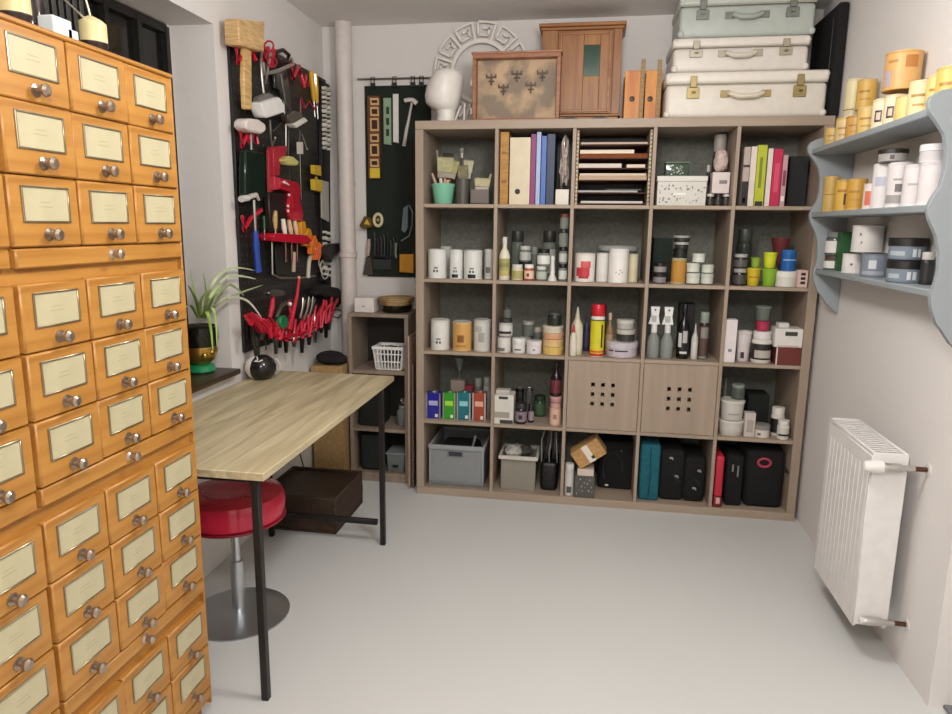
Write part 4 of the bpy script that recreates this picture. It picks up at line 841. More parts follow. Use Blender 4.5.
# row 3 fifth cube
K(2, 'box', 724, 735, 319, .04, 'e4dcdc', None, None, 'tall_box', 'box', 'tall narrow white box at the left of the fifth cube, row three', d=.05, vb=362, prints=[(.35, .65, .25, .32, '8a8488')])
K(2, 'cup', 735.5, 751, 331, .08, 'd3cccc', None, 'd8d0d0', 'plastic_cup', 'cup', 'white plastic cup right of the tall narrow white box', vb=360, mark=[(.12, .32, -.5, 0, '3a2c30')])
K(2, 'jar', 752, 771, 331, .055, 'd8d2c8', 'e0dcdc', '2a2424', 'paint_jar', 'jar', 'white and black banded jar in the middle of the fifth cube, row three', vb=360, mark=[(.18, .42, -.9, .9, 'b8b0a8')])
K(2, 'tub', 755, 768, 321, .06, 'b03050', 'c02c54', None, 'small_tub', 'tub', 'small crimson tub on the white and black banded jar', on=True)
K(2, 'tub', 754, 769, 306, .07, '606860', '788078', None, 'small_tub', 'tub', 'grey green tub topping the stack above the crimson tub', on=True)
zb_ = K(2, 'box', 774, 797, 346, .05, '6a2c26', None, None, 'brown_box', 'box', 'dark red brown box at the right of the fifth cube, row three', d=.09, vb=362, prints=[(0, .06, 0, 1, 'd0c8c0')])
K(2, 'box', 773, 799, 327.5, .05, 'dcd9d2', None, None, 'white_box', 'box', 'white box with a black label resting on the dark red brown box', on=True, d=.10, prints=[(.36, .80, .62, .84, '3c3c3a'), (.1, .9, .04, .10, 'c8a8a0')])
K(2, 'box', 776, 786, 322.5, .05, 'd6d4ce', None, None, 'small_box', 'box', 'tiny white packet lying on the white box with the black label', on=True, d=.05)
K(2, 'jar', 791, 799.5, 350, -.0+.02, 'a86458', 'd8c4bc', 'c0847a', 'bottle', 'bottle', 'tiny pinkish bottle at the right front of the fifth cube, row three', vb=364) if False else None
# row 4 first cube: coloured tins
gt_ = 'coloured rectangular tins in the fourth row'
for (u0, u1, c_, hi, lb) in ((426.5, 441.5, '2c2c92/g', 'b4b4dc', 'blue'), (443.5, 456.5, '3c9a2e/g', 'a8e048', 'green'), (457.5, 471.5, '17707c/g', '8ad0d8', 'teal'), (473, 486.5, 'a04028/g', 'e8b090', 'rust red')):
    K(3, 'box', u0, u1, 392, .06, c_, None, None, 'oil_tin', 'tin', f'{lb} rectangular tin with a pale label at the front of the fourth row', d=.05, vb=420, group=gt_,
      prints=[(-.0, .1, 0, 1, 'c9c9c9/m'), (.9, 1, 0, 1, 'c9c9c9/m'), (.2, .8, .52, .70, hi), (.62, .82, .06, .18, 'e8e8e4')])
    MB().lathe((last['x'], .06, last['z']-.001), [(.014, 0), (.014, .008), (.011, .010)], 'c6c6c2/m', 14).build('screw_cap', bpy.data.objects[[o.name for o in COL.objects if o.name.startswith('oil_tin')][-1]])
    cp = COL.objects[-1]; cp.location = (-last['x'], -.06, -SZ[3]-.0004)
K(3, 'box', 452, 466, 379, .20, '9a8a80', None, None, 'grey_tin', 'tin', 'greyish square tin behind the green and teal tins', d=.08, vb=415)
K(3, 'goblet', 454.5, 464, 357.5, .20, '98a49c/t', None, None, 'wine_glass', 'glass', 'small clear glass standing on the greyish square tin', on=True)
K(3, 'jar', 474, 482, 378, .20, '8c8f8a/t', '9a9c96', None, 'jar', 'jar', 'clear jar at the back right of the first cube in the fourth row, left one', vb=415)
K(3, 'jar', 483, 491, 377, .16, 'a4a8a2', '9a9c96', 'aab0aa', 'jar', 'jar', 'pale jar at the back right corner of the first cube in the fourth row', vb=415)
K(3, 'box', 466, 473, 385, .16, '8a2c3a', None, None, 'red_tin', 'tin', 'dark red tin peeking between the teal and rust red tins', d=.06, vb=415)
# row 4 second cube
K(3, 'box', 494, 513, 393, .05, 'd9d5cc', None, None, 'white_carton', 'box', 'white carton with dark label and grey picture right of the rust red tin', d=.10, vb=423, prints=[(.22, .70, .86, .95, '3a3a38'), (.02, .8, .22, .42, 'a49c92'), (.3, .98, .02, .15, '3a3430')])
K(3, 'box', 496, 510, 389, .05, 'c4beb6', None, None, 'packet', 'packet', 'crumpled pale packet on top of the white carton in row four', on=True, d=.05)
K(3, 'jar', 515, 527, 403, .045, '241f22/g', '2c2628', '8a7a84', 'jar', 'jar', 'dark jar with a mauve patterned label in row four', vb=424, mark=[(.25, .45, -.3, .3, '2a2024')])
K(3, 'jar', 528, 534, 404, .07, '241f22/g', '2c2628', '9a8a90', 'jar', 'jar', 'narrow dark jar with mauve label right of the wider one in row four', vb=424)
K(3, 'can', 515, 524, 388, .14, '2a2a2a/m', '8a8a88/m', '1e1e1e', 'metal_can', 'can', 'black metal can behind the mauve labelled jars, left one', vb=415)
K(3, 'can', 525, 533, 388, .14, '6a6a68/m', 'b0b0ae/m', '4c4c4a', 'metal_can', 'can', 'grey metal can behind the mauve labelled jars, right one', vb=415)
K(3, 'jar', 533.5, 546, 395.5, .20, '3c5238/g', '2a3a28', '4a6244', 'jar', 'jar', 'green glass jar in the middle of the second cube, row four', vb=415)
K(3, 'spray', 549.5, 561, 402, .05, 'd0a494', 'c89c90', 'dcb8a0', 'spray_can', 'spray can', 'pinkish cream can with a round mark, lowest of the stack at right of row four', vb=425, mark=[(.3, .5, -.3, .3, 'a07060')])
K(3, 'flat', 549.5, 561, 396, .05, '7a3038', 'c89c98', 'b88888', 'flat_tin', 'tin', 'shallow red and pink tin on the pinkish can', on=True)
K(3, 'bottle', 550, 561, 363, .055, '20181a/g', '1a1416', '6a2c34', 'bottle', 'bottle', 'dark wine coloured bottle on top of the red and pink tin', on=True)
# door inserts
for (c_, u, lb) in ((2, 602, 'square greige door insert with nine small holes, left of the pair'), (3, 678, 'square greige door insert with nine small holes, right of the pair')):
    x0 = EX[c_]+.0085+.002; x1 = EX[c_+1]-.0085-.002; z0 = SZ[3]+.002; z1 = KW-GX[2]-.00825-.002
    t = thing('door_insert', lb, 'cabinet door', ((x0+x1)/2, .012, z0), 0, 'door inserts with nine holes')
    wv, hv = x1-x0, z1-z0; hs = .0085; k = MB()
    xs = [-wv/2]+sum([[q-hs, q+hs] for q in (-.047, 0, .047)], [])+[wv/2]; cz = hv*.56-.014 if c_ == 2 else hv*.54-.0115; hs = .0098
    zs = [0]+sum([[cz+q-hs, cz+q+hs] for q in (-.047, 0, .047)], [])+[hv]
    for a in range(7):
        for b_ in range(7):
            if a % 2 == 1 and b_ % 2 == 1: continue
            k.bx(xs[a], xs[a+1], -.008, .008, zs[b_], zs[b_+1], KAL, 0)
    k.build('door_panel', t)
    k = MB()
    k.bx(-wv/2, -wv/2+.014, .0085, .34, 0, hv, KAL); k.bx(wv/2-.014, wv/2, .0085, .34, 0, hv, KAL); k.bx(-wv/2+.0145, wv/2-.0145, .0085, .34, 0, .012, KALH); k.bx(-wv/2+.0145, wv/2-.0145, .0085, .34, hv-.012, hv, KALH)
    k.bx(-wv/2+.0145, wv/2-.0145, .325, .34, .0125, hv-.0125, KALH); k.build('insert_box', t)
# row 4 fifth cube
K(3, 'tub', 718, 743, 418.5, .07, 'd8d3ca', 'dcd8d0', 'd3cec6', 'paint_tub', 'tub', 'round white tub at the left of the fifth cube in row four, lower of two', vb=436)
K(3, 'tub', 719.5, 743, 399, .07, 'd3cfc6', 'd8d5cc', 'cfcac2', 'paint_tub', 'tub', 'round white tub at the left of the fifth cube in row four, upper of two', on=True, mark=[(.3, .36, -.5, .5, 'a09c94')])
K(3, 'jar', 730, 743, 384, .09, '6e7a72/t', '8c9690', None, 'jar', 'jar', 'murky glass jar on the upper round white tub', on=True)
K(3, 'box', 744, 754, 412, .045, 'c9c2b8', None, None, 'small_box', 'box', 'small pale upright box right of the two round tubs', d=.04, vb=436, prints=[(.2, .8, .2, .7, 'a8a096')])
K(3, 'flat', 754, 769, 424, .05, 'd0c8bc', '8c8880', 'd8d0c6', 'jar', 'jar', 'squat cream jar in the middle of the fifth cube, row four', vb=436, mark=[(.2, .4, -.7, -.3, '6a645c')])
K(3, 'jar', 771, 784, 407, .09, 'd6d1c8', 'dedad2', '1f1d1c', 'jar', 'jar', 'white jar with black band behind the smallest white jar, row four', vb=434)
K(3, 'jar', 777.5, 789, 420, .03, 'd6d1c8', 'e0dcd6', 'cfcac0', 'jar', 'jar', 'small white jar with a black line at the right front of row four', vb=437, mark=[(.2, .3, -1, 1, '1f1d1c')])
K(3, 'box', 745, 765, 392, .22, '1a1d1a/f', None, None, 'dark_box', 'box', 'black box at the back of the fifth cube in row four', d=.12, vb=425)
K(3, 'squeeze', 722, 727, 377, .25, '8a948c', 'a0a8a0', None, 'bottle', 'bottle', 'slim grey bottle at the back left of the fifth cube in row four', vb=425)

# ---- row 1 (top row): brush pots
def cellpt(u, v, y): return P(u, v, 1, y)
def pot(label, u0, u1, vt, y, m, kind='round', rim=None):
    pm = P((u0+u1)/2, 195, 1, y); dep = (pm-CAM).dot(_f); r = (u1-u0)/2*dep/FPX; h = P((u0+u1)/2, vt, 1, y).z-SZ[0]
    t = thing('brush_pot', label, 'pot', (pm.x, y, SZ[0]+.0004))
    if kind == 'round': MB().lathe((0, 0, 0), [(r*.72, 0), (r*.75, .004), (r*.95, h*.86), (r, h*.87), (r*1.02, h), (r*.94, h), (r*.90, h*.85), (r*.68, .02)], m, 30).build('pot_body', t)
    elif kind == 'cyl': MB().lathe((0, 0, 0), [(r, 0), (r*1.0, h), (r*.9, h), (r*.88, .02)], m, 26).build('pot_body', t)
    else:
        k = MB(); k.box((0, -r+.002, h/2), (2*r, .004, h), m); k.box((0, r-.002, h/2), (2*r, .004, h), m); k.box((-r+.002, 0, h/2), (.004, 2*r, h), m); k.box((r-.002, 0, h/2), (.004, 2*r, h), m); k.box((0, 0, .003), (2*r, 2*r, .006), m); k.build('pot_body', t)
    return pm.x, y, r, h
def brush(label, u, v, base, w, bl, hm, bm_, y=None, hw=.007, flat=.35):
    """paint brush standing bristles-up: tip at photo point (u, v), foot inside its pot"""
    bx_, by, _, _ = base; tip = P(u, v, 1, y if y is not None else by+.01); foot = Vector((bx_+(tip.x-bx_)*.12, by+.012, SZ[0]+.022))
    t = thing('paint_brush', label, 'brush', foot); dirv = (tip-foot); Lh = dirv.length; Zd = dirv.normalized(); Xd = (Vector((1, 0, 0))-Zd*Zd.x).normalized(); Q = Matrix((Xd, Zd.cross(Xd), Zd)).transposed()
    def X(c): return Q @ Vector(c)
    hl = Lh-bl-.028
    MB().tube([X((0, 0, 0)), X((0, 0, hl*.5)), X((0, 0, hl))], [hw*.7, hw*1.15, hw*.9], hm, 8).build('handle', t)
    if bl > 0:
        MB().box(X((0, 0, hl+.014)), (w, max(w*flat, .008), .028), 'b8b4aa/m', .002, Q).build('ferrule', t)
        k = MB(); a, b_, c_ = w/2, w*1.12/2, max(w*flat, .008)/2
        vs = [X(p) for p in ((-a, -c_, hl+.028), (a, -c_, hl+.028), (a, c_, hl+.028), (-a, c_, hl+.028), (-b_, -c_*.8, Lh-.006), (b_, -c_*.8, Lh-.006), (b_, c_*.8, Lh-.006), (-b_, c_*.8, Lh-.006), (-b_*.8, 0, Lh), (b_*.8, 0, Lh))]
        k.add(vs, [(0, 1, 5, 4), (1, 2, 6, 5), (2, 3, 7, 6), (3, 0, 4, 7), (4, 5, 9, 8), (7, 8, 9, 6), (5, 6, 9), (4, 8, 7), (0, 3, 2, 1)], bm_); k.build('bristles', t)
pa = pot('mint green pot full of brushes in the top left cube', 431.5, 455, 184, .10, '7fc4a6/s')
pb_ = pot('dark grey cylindrical pot with brushes in the top left cube', 455.5, 470, 179, .11, '55524a/s', 'cyl')
pc = pot('square grey pot with cut down brushes in the top left cube', 471.5, 490.5, 190, .09, '6f6862/s', 'sq')
BR = 'c4bf9a/f'
brush('wide brush with pale yellow bristles, left one above the mint pot', 446, 157, pa, .072, .07, 'c8a880/s', 'b8b48c/f')
brush('broad brush with olive bristles above the mint pot', 454, 160, pa, .055, .06, '8a5a40/s', 'a8a276/f')
brush('brush handle sticking out at the far left of the mint pot', 430, 168, pa, 0, 0, 'c09c84/s', None)
brush('tall thin white handled brush leaning left from the mint pot', 437, 150, pa, .010, .025, 'd8d0c4/s', '8a8470/f')
brush('white brush handle standing upright in the mint pot', 440, 172, pa, 0, 0, 'e8ded2/s', None)
brush('pink handled brush in the mint pot', 449, 174, pa, 0, 0, 'd8a898/s', None, hw=.010)
brush('dark bristled brush in the mint pot behind the others', 448, 153, pa, .05, .045, '6a4a3a/s', '3a3a30/f', y=.14)
brush('tall dark handled tool with a round grey knob in the grey cylindrical pot', 462, 148, pb_, .014, .02, '4a463e/s', '8a8880/f')
brush('grey bristled brush in the grey cylindrical pot', 463, 165, pb_, .045, .06, '7a6a52/s', '8c8468/f')
brush('cream bristled brush leaning right from the grey cylindrical pot', 469, 160, pb_, .045, .065, 'b8a078/s', 'c9c4a8/f', y=.15)
brush('thin wooden brush handle left in the grey cylindrical pot', 457, 160, pb_, 0, 0, 'c8b498/s', None, hw=.005)
brush('broad short brush with yellowish bristles in the square grey pot', 483, 178, pc, .068, .040, '9a8a50/s', 'cfc8a0/f')
brush('thin cream brush handle leaning left in the square grey pot', 473.5, 180, pc, 0, 0, 'd0c4a4/s', None, hw=.005)
brush('thin cream brush handle leaning right in the square grey pot', 493, 168, pc, 0, 0, 'c8bc98/s', None, hw=.006)
# files
def book(u0, u1, vt, y, d, cov, name, cat, label, page=None, row=0, lean=0, prints=None, group=None):
    vb = BASEV[row]; a = P(u0, (vt+vb)/2, 1, y); b_ = P(u1, (vt+vb)/2, 1, y); h = P((u0+u1)/2, vt, 1, y).z-SZ[row]; w = b_.x-a.x-.0008
    t = thing(name, label, cat, ((a.x+b_.x)/2, y, SZ[row]+.0004), 0, group); ct = min(.0025, w*.2)
    k = MB(); k.bx(-w/2, w/2, 0, ct, 0, h, cov, .0006); k.bx(-w/2, -w/2+ct, ct, d, 0, h, cov, .0006); k.bx(w/2-ct, w/2, ct, d, 0, h, cov, .0006); k.build('cover', t)
    MB().bx(-w/2+ct+.0002, w/2-ct-.0002, ct+.0003, d-.004, .003, h-.003, page or 'e0dccc/f', 0).build('pages', t)
    if prints:
        k = MB()
        for (a0, a1, b0, b1, mx) in prints: k.bx(w*(a0-.5), w*(a1-.5), -.0010, -.0001, h*b0, h*b1, mx, 0)
        k.build('spine_print', t)
    return t
book(500, 508.5, 132, .03, .24, 'b8863c/w', 'magazine_file', 'file', 'mottled golden brown file at the left of the second top cube', 'c8b080/f', prints=[(.2, .8, .7, .73, '8a5a20'), (.2, .8, .3, .34, '8a5a20'), (.3, .6, .5, .52, '9a6a30')])
t = book(509.5, 530, 137.5, .02, .27, 'd8ccb0/s', 'lever_arch_file', 'file', 'wide cream lever arch file with a round finger hole')
k = MB(); p0 = P(517.5, 191.5, 1, .02)-t.location; k.lathe((p0.x, .0005, p0.z), [(.012, 0), (.0125, .002), (.0085, .0025), (.008, .001)], '1a1814', 20, rotx(PI/2)); k.build('finger_hole', t)
book(530.5, 535.5, 134, .03, .24, '8a2c6a/s', 'folder', 'folder', 'thin purple folder right of the cream file')
book(536, 540.5, 132, .04, .24, 'a4bcdc/s', 'folder', 'folder', 'thin light blue folder in the second top cube')
book(541, 546, 136, .03, .24, '4a6cb8/s', 'folder', 'folder', 'medium blue folder in the second top cube')
book(546.5, 554.5, 134, .05, .24, '1e3050/s', 'folder', 'folder', 'dark navy folder in the second top cube')
def crumple(name, label, cat, c, r, m, seed=0, amp=.25, part=None):
    rn = random.Random(seed); t = bmesh.new(); bmesh.ops.create_icosphere(t, subdivisions=4, radius=1)
    from mathutils import noise
    for v in t.verts:
        n = noise.noise(v.co*1.7+Vector((seed, 0, 0)))*amp+noise.noise(v.co*4.5+Vector((0, seed, 0)))*amp*.5
        v.co = Vector((v.co.x*r[0], v.co.y*r[1], v.co.z*r[2]))*(1+n)
    zmin = min(v.co.z for v in t.verts)
    k = MB(); t.verts.index_update(); k.add([v.co-Vector((0, 0, zmin)) for v in t.verts], [[v.index for v in f.verts] for f in t.faces], m, True); t.free()
    o = k.build(name); o.location = (c[0], c[1], c[2]+.0005); return tag(o, label, cat)
K(0, 'box', 556, 569, 190, .07, 'dfd8cc', None, None, 'small_box', 'box', 'small white box below the crumpled plastic bag in the second top cube', d=.10)
crumple('plastic_bag', 'crumpled clear plastic bag of brown paper on the small white box', 'bag', (last['x'], .09, last['z']), (.024, .045, .104), 'b8aaa0/g', 3, .5)
# paper tray rack in the third top cube
x0, x1 = EX[2]+.010, EX[3]-.010; zf = SZ[0]; H = KW-FR-zf-.008
rk = thing('paper_tray_rack', 'letter tray rack with pale notched sides filling the third top cube', 'paper rack', ((x0+x1)/2, .16, zf+.0004)); hw_ = (x1-x0)/2
for sx in (-1, 1):
    k = MB(); k.bx(sx*hw_-.010*(sx > 0), sx*hw_+.010*(sx < 0), -.14, .14, 0, H, 'cfc09c/w')
    for i in range(18): k.bx(sx*hw_-.009*(sx > 0)+.001, sx*hw_+.009*(sx < 0)-.001, -.1412, -.1402, .012+i*.0178, .019+i*.0178, '5a3a24', 0)
    k.build('side_panel', rk)
tz = [.004, .052, .108, .160, .205, .262, .305]
tvs = [203.5, 194, 178.5, 166, 155, 141]
for i, z in enumerate(tz[:6]): MB().bx(-hw_+.0105, hw_-.0105, -.13, .13, z, z+.004, '5c2f1c/w').build('tray', rk)
MB().bx(-hw_+.0105, hw_-.0105, .131, .134, .004, H, '2a1610').build('back_panel', rk)
cxr = (x0+x1)/2
stk = [(0, .01, 0, .9, 'cfc8c0', 'white paper sheets in the lowest slot of the letter tray rack'), (1, .008, -.02, .86, 'a8a8a4', 'grey paper sheets in the second slot from the bottom of the letter tray rack'), (1, .006, .05, .5, '35332f', 'dark folder on the grey sheets in the second slot of the letter tray rack'),
       (2, .018, 0, .98, 'b89c7c', 'tan paper pack in the third slot from the bottom of the letter tray rack'), (2, .010, 0, .96, 'd9c4ac', 'cream sheets on the tan paper pack in the letter tray rack'),
       (3, .018, -.06, .62, 'd3c6b8', 'white patterned papers at the left of the fourth slot of the letter tray rack'), (3, .014, .10, .26, 'dcc8b0', 'small cream card stack at the right of the fourth slot of the letter tray rack'),
       (4, .018, 0, .97, '8c4c24/f', 'rust brown paper pack in the fifth slot of the letter tray rack'), (4, .016, -.03, .78, 'e4d4c0', 'bright white paper block on the rust brown pack in the letter tray rack'), (5, .008, 0, .95, 'b8a090', 'loose sheets in the top slot of the letter tray rack')]
ztop = {}
for (i, th, dx, wf_, hx, lab) in stk:
    z = ztop.get((i, dx > .08), ztop.get((i, False), 0) if dx <= .08 else 0) or (zf+.0004+tz[i]+.004)
    ww = 2*(hw_-.0115)*wf_; dxx = max(-(hw_-.0115-ww/2), min(hw_-.0115-ww/2, dx))
    k = MB()
    n = max(2, int(th/.004))
    for j in range(n): k.box((0, ((j*37) % 5-2)*.0006, th*(j+.5)/n), (ww-.001*(j % 2), .22, th/n*.94), hx, 0)
    o = k.build('paper_stack'); o.location = (cxr+dxx, .15-.02*(i % 2), z+.0004); tag(o, lab, 'papers', 'papers in the letter tray rack'); ztop[(i, dx > .08)] = z+th+.0006
# fourth top cube
t0 = P(657, 195, 1, .04); t1 = P(706, 195, 1, .04); wbx = (t1.x-t0.x)
pt_ = [(.12+.11*math.cos(a), .0) for a in (0,)]
prints = [(.46-.13, .46+.13, .36, .43, 'f2f0ec')]
rn = random.Random(5)
for i in range(46):
    a, b_ = rn.random()*.9+.04, rn.random()*.62+.06
    if abs(a-.46) < .15 and .3 < b_ < .5: continue
    prints.append((a, a+.012+rn.random()*.03, b_, b_+.02+rn.random()*.05, '8c8c86'))
hb_ = P(680, 176, 1, .04).z-SZ[0]
carton('floral_box', 'white lidded storage box with grey floral pattern in the fourth top cube', 'box', (t0.x+t1.x)/2, .04+.12, SZ[0], wbx, .24, hb_, 'd8d5cd', 0, prints=prints, lidm='dedbd4'); zt_ = SZ[0]+hb_+.001
k = thing('glass_container', 'small green speckled glass container on the floral storage box', 'container', ((t0.x+t1.x)/2-.02, .12, zt_))
MB().box((0, 0, .028), (.105, .08, .056), '3f5244/g', .004).build('container_body', k); q = MB()
for i in range(26): a, b_ = rn.random()*.09-.045, rn.random()*.045+.005; q.bx(a, a+.006, -.0412, -.0402, b_, b_+.006, ['9aaa98', 'cfd8cc', '1f2a22'][i % 3], 0)
q.build('speckles', k); MB().box((0, 0, .061), (.108, .083, .008), '6c7c6c/g', .002).build('lid', k)
pz = SZ[0]
p0 = P(716, 199, 1, .10)
for i, (dx, lb) in enumerate(((-.038, 'dark ribbed jar at the left under the packets of the fourth top cube'), (.0, 'dark ribbed jar in the middle under the packets of the fourth top cube'), (.038, 'dark ribbed jar at the right under the packets of the fourth top cube'))):
    vessel('ink_jar', lb, 'jar', 1.385+dx*.9, .09, pz, .018, .055, 'jar', '1d1a1a/g', 'd8d4d0' if i != 1 else '2a2626', '3a3434', 'small dark jars in the fourth top cube')
p1 = P(725, 182, 1, .08); z1 = P(725, 172.5, 1, .08).z
carton('white_packet', 'white packet with a grey label standing on the small dark jars', 'packet', 1.387, .09, pz+.0558, .075, .06, z1-pz-.056, 'ddd0cc', prints=[(.4, .85, .45, .62, '8a7c7c')])
crumple('paper_bag', 'crumpled white and pink paper bag on the white packet in the fourth top cube', 'bag', (1.387, .10, z1+.001), (.031, .033, .052), 'd3c0b8/f', 9, .2)
vessel('glass_jar', 'glass jar at the top right of the fourth top cube, behind the paper bag', 'jar', 1.394, .20, pz, .030, min(.325, P(730, 127, 1, .20).z-pz), 'jar', '5c5048/g', 'b0a8a0', '4a3c34')
vessel('dark_bottle', 'dark bottle standing right beside the floral storage box', 'bottle', P(711, 180, 1, .12).x-.002, .20, pz, .018, .19, 'bottle', '201c1c/g', 'cfc8c4', '6a6260')
# fifth top cube: books
gbk = 'books in the fifth top cube'
for a in ((742.5, 749, 147, .03, 'b8a8a0', 'leftmost book of the fifth top cube, pale spine top and black lower spine', [(0, 1, 0, .42, '1c1618'), (0, 1, .66, .70, '3a3030'), (.3, .7, .06, .14, 'd8d0c8')]),
          (749.5, 755.5, 146.5, .03, 'e0d4cc', 'cream white book left of the lime green book', None), (756, 765.5, 145, .025, 'b8c02c', 'tall lime green book in the fifth top cube', [(.3, .6, .3, .8, '7a8420'), (.1, .9, 0, .08, '2a2a1a')]),
          (766.5, 771.5, 148.5, .03, 'e2d8d4', 'thin white book between the lime green and crimson books', None), (772, 781, 149, .025, 'c42450', 'crimson book with faint lettering in the fifth top cube', [(.25, .75, .25, .75, 'd8506c')]),
          (781.5, 786.5, 155, .03, 'c49ca0', 'short mottled pink book right of the crimson book', [(.2, .8, .1, .2, 'f0e8e4'), (.2, .8, .4, .7, '8a3c4c')])):
    book(a[0], a[1], a[2], a[3], .20, a[4]+'/s', 'book', 'book', a[5], prints=a[6], group=gbk)
simplebox('dark_binder', 'black binder standing at the right of the fifth top cube', 'binder', (1.725, .22), (.08, .20, .22), '191b1a/s', SZ[0]+.0004)

# ---- bottom row
z = SZ[4]+.0004
a = P(428.5, 470, 1, .03); b_ = P(484.5, 470, 1, .03); wv = b_.x-a.x; hv = P(455, 445.5, 1, .03).z-z
t = thing('storage_crate', 'grey plastic storage crate with a grip slot in the bottom left cube', 'crate', ((a.x+b_.x)/2, .03+.165, z)); G = '8b8f90/s'; k = MB()
k.box((0, -.16, hv*.46), (wv*.92, .006, hv*.92), G, .002); k.box((0, .16, hv*.46), (wv*.92, .006, hv*.92), G, .002); k.box((-wv*.46, 0, hv*.46), (.006, .32, hv*.92), G, .002); k.box((wv*.46, 0, hv*.46), (.006, .32, hv*.92), G, .002); k.box((0, 0, .004), (wv*.92, .32, .008), G, .002)
k.build('crate_body', t); k = MB()
for yy in (-.166, .166): k.box((0, yy, hv-.012), (wv, .012, .024), '9a9ea0', .003)
for xx in (-wv/2+.006, wv/2-.006): k.box((xx, 0, hv-.012), (.012, .33, .024), '9a9ea0', .003)
k.box((0, -.166, .02), (wv*.97, .012, .014), '7a7e80', .002)
for xx in (-wv*.47, wv*.47): k.box((xx, -.164, hv*.46), (.010, .012, hv*.88), '9a9ea0', .002)
k.build('rim', t); k = MB(); k.box((-.005, -.1655, hv*.80), (.085, .006, .036), '7c8082', .002); k.box((-.005, -.1690, hv*.80), (.068, .002, .022), '33363a', .0008); k.build('grip_slot', t)
gi = MB(); gi.box((t.location.x-.01, .2, z+hv*.5), (.2, .2, hv*.7), '2a2a2a/f', .03); tag(gi.build('dark_contents'), 'dark cloth filling the grey plastic storage crate', 'cloth')
o = MB().tube([(t.location.x+.07, .1, z+hv*.87), (t.location.x+.088, .08, z+hv+.04)], .006, '9a9c9c').build('grey_rod'); tag(o, 'grey rod sticking up out of the grey storage crate', 'rod')
a = P(498, 475, 1, .03); b_ = P(537.5, 475, 1, .03); wv = b_.x-a.x; hv = P(517, 456.5, 1, .03).z-z
t = thing('plastic_tub', 'translucent plastic tub with a pale rim in the second cube of the bottom row', 'tub', ((a.x+b_.x)/2, .03+.10, z)); k = MB()
PL = '9c968c/t'
for (cc, dd) in (((0, -.085, hv*.45), (wv*.86, .004, hv*.9)), ((0, .085, hv*.45), (wv*.86, .004, hv*.9)), ((-wv*.43, 0, hv*.45), (.004, .17, hv*.9)), ((wv*.43, 0, hv*.45), (.004, .17, hv*.9)), ((0, 0, .003), (wv*.86, .17, .006))): k.box(cc, dd, '8f8a80/s', .001)
k.build('tub_body', t); k = MB()
for yy in (-.094, .094): k.box((0, yy, hv-.010), (wv, .014, .020), 'c9c5bc', .003)
for xx in (-wv/2+.007, wv/2-.007): k.box((xx, 0, hv-.010), (.014, .188, .020), 'c9c5bc', .003)
k.build('rim', t)
xo = t.location.x
for i, (dx, dy, r3, hx, lb, dz) in enumerate(((-.03, -.02, (.045, .05, .03), 'b8b4ae/f', 'crumpled white rag on top of the translucent tub', .02), (.03, 0, (.03, .04, .03), '4a4844/f', 'dark rag on top of the translucent tub', .02))):
    crumple('rag', lb, 'rag', (xo+dx, .13+dy, z+hv*.72+dz), r3, hx, 12+i, .3)
simplebox('packed_cloth', 'brownish cloth packed inside the translucent tub', 'cloth', (xo, .13), (wv*.7, .13, hv*.55), '6a625a/f', z+.012, 0, .02)
bgx = P(549, 465, 1, .05).x
k = MB(); k.box((bgx, .17, z+.075), (.085, .22, .15), '0f0f10/s', .02); tag(k.build('black_case'), 'black case beside the translucent tub in the bottom row', 'case')
t = thing('plastic_bags', 'bundle of crinkled shiny black plastic bags on the black case, bottom row', 'bags', (bgx, .12, z+.152))
for i in range(7):
    MB().tube([((i-3)*.013, -.05+.01*(i % 3), .0), ((i-3)*.013+.006*math.sin(i*2), -.055, .05), ((i-3)*.012-.005*math.cos(i), -.045+.01*(i % 2), .11), ((i-3)*.010+.004, -.04, .165)], [.006, .009, .008, .004], ['8c8a88/g', '2c2c2e/g', '1c1c1e/g'][i % 3], 8, flat=.5).build('bag_fold', t)
# third cube bottom row
K(4, 'spray', 563.5, 573, 463, .04, 'c9c8c4', 'd2d0cc', 'd4d2ce', 'spray_can', 'spray can', 'white cylinder bottle at the far left of the third bottom cube', vb=494, mark=[(.1, .3, -.5, .5, '5a5856')])
K(4, 'box', 574.5, 594, 473, .05, '55534f', None, None, 'printed_box', 'box', 'grey speckled box at the left of the third bottom cube', d=.12, vb=496, prints=[(rn.random()*.85, 0, 0, 0, '000000')]*0+[(.1+.12*i % .8, .16+.12*i % .8, .15+.17*i % .7, .22+.17*i % .7, ['a09e98', '7c7a76', 'b8b6b0'][i % 3]) for i in range(14)])
K(4, 'box', 577, 593, 466.5, .05, 'd8c8bc', None, None, 'small_box', 'box', 'small cream box lying on the grey speckled box', on=True, d=.09); zc_ = last['z']
t = thing('cardboard_box', 'tilted tan cardboard box with a white tape stripe balanced in the third bottom cube', 'box', (last['x']+.010, .066, zc_+.078), 0); Ry = roty(-math.radians(36))
t.rotation_euler = (0, -math.radians(36), 0)
MB().box((0, 0, 0), (.150, .11, .090), 'bf9560/f', .001).build('carton_body', t); MB().box((0, -.0558, .0), (.032, .001, .089), 'e6ddd0', 0).build('tape', t)
MB().box((.012, -.0568, -.024), (.016, .001, .016), '2a2420', 0).build('printed_mark', t)
t = thing('power_tool_bag', 'black tool bag with a white mark in the third bottom cube', 'bag', (P(615, 475, 1, .04).x, .06, z)); k = MB(); k.box((.008, .185, .125), (.180, .20, .25), '0d0d0d/f', .02); k.build('bag_body', t)
MB().tube([(-.05, .082, .17), (-.055, .078, .12), (-.05, .080, .06)], .005, '2c2d2e').build('strap', t); MB().tube([(-.03, .085, .19), (.0, .078, .20), (.035, .082, .16), (.04, .082, .1)], .004, '232425').build('strap', t)
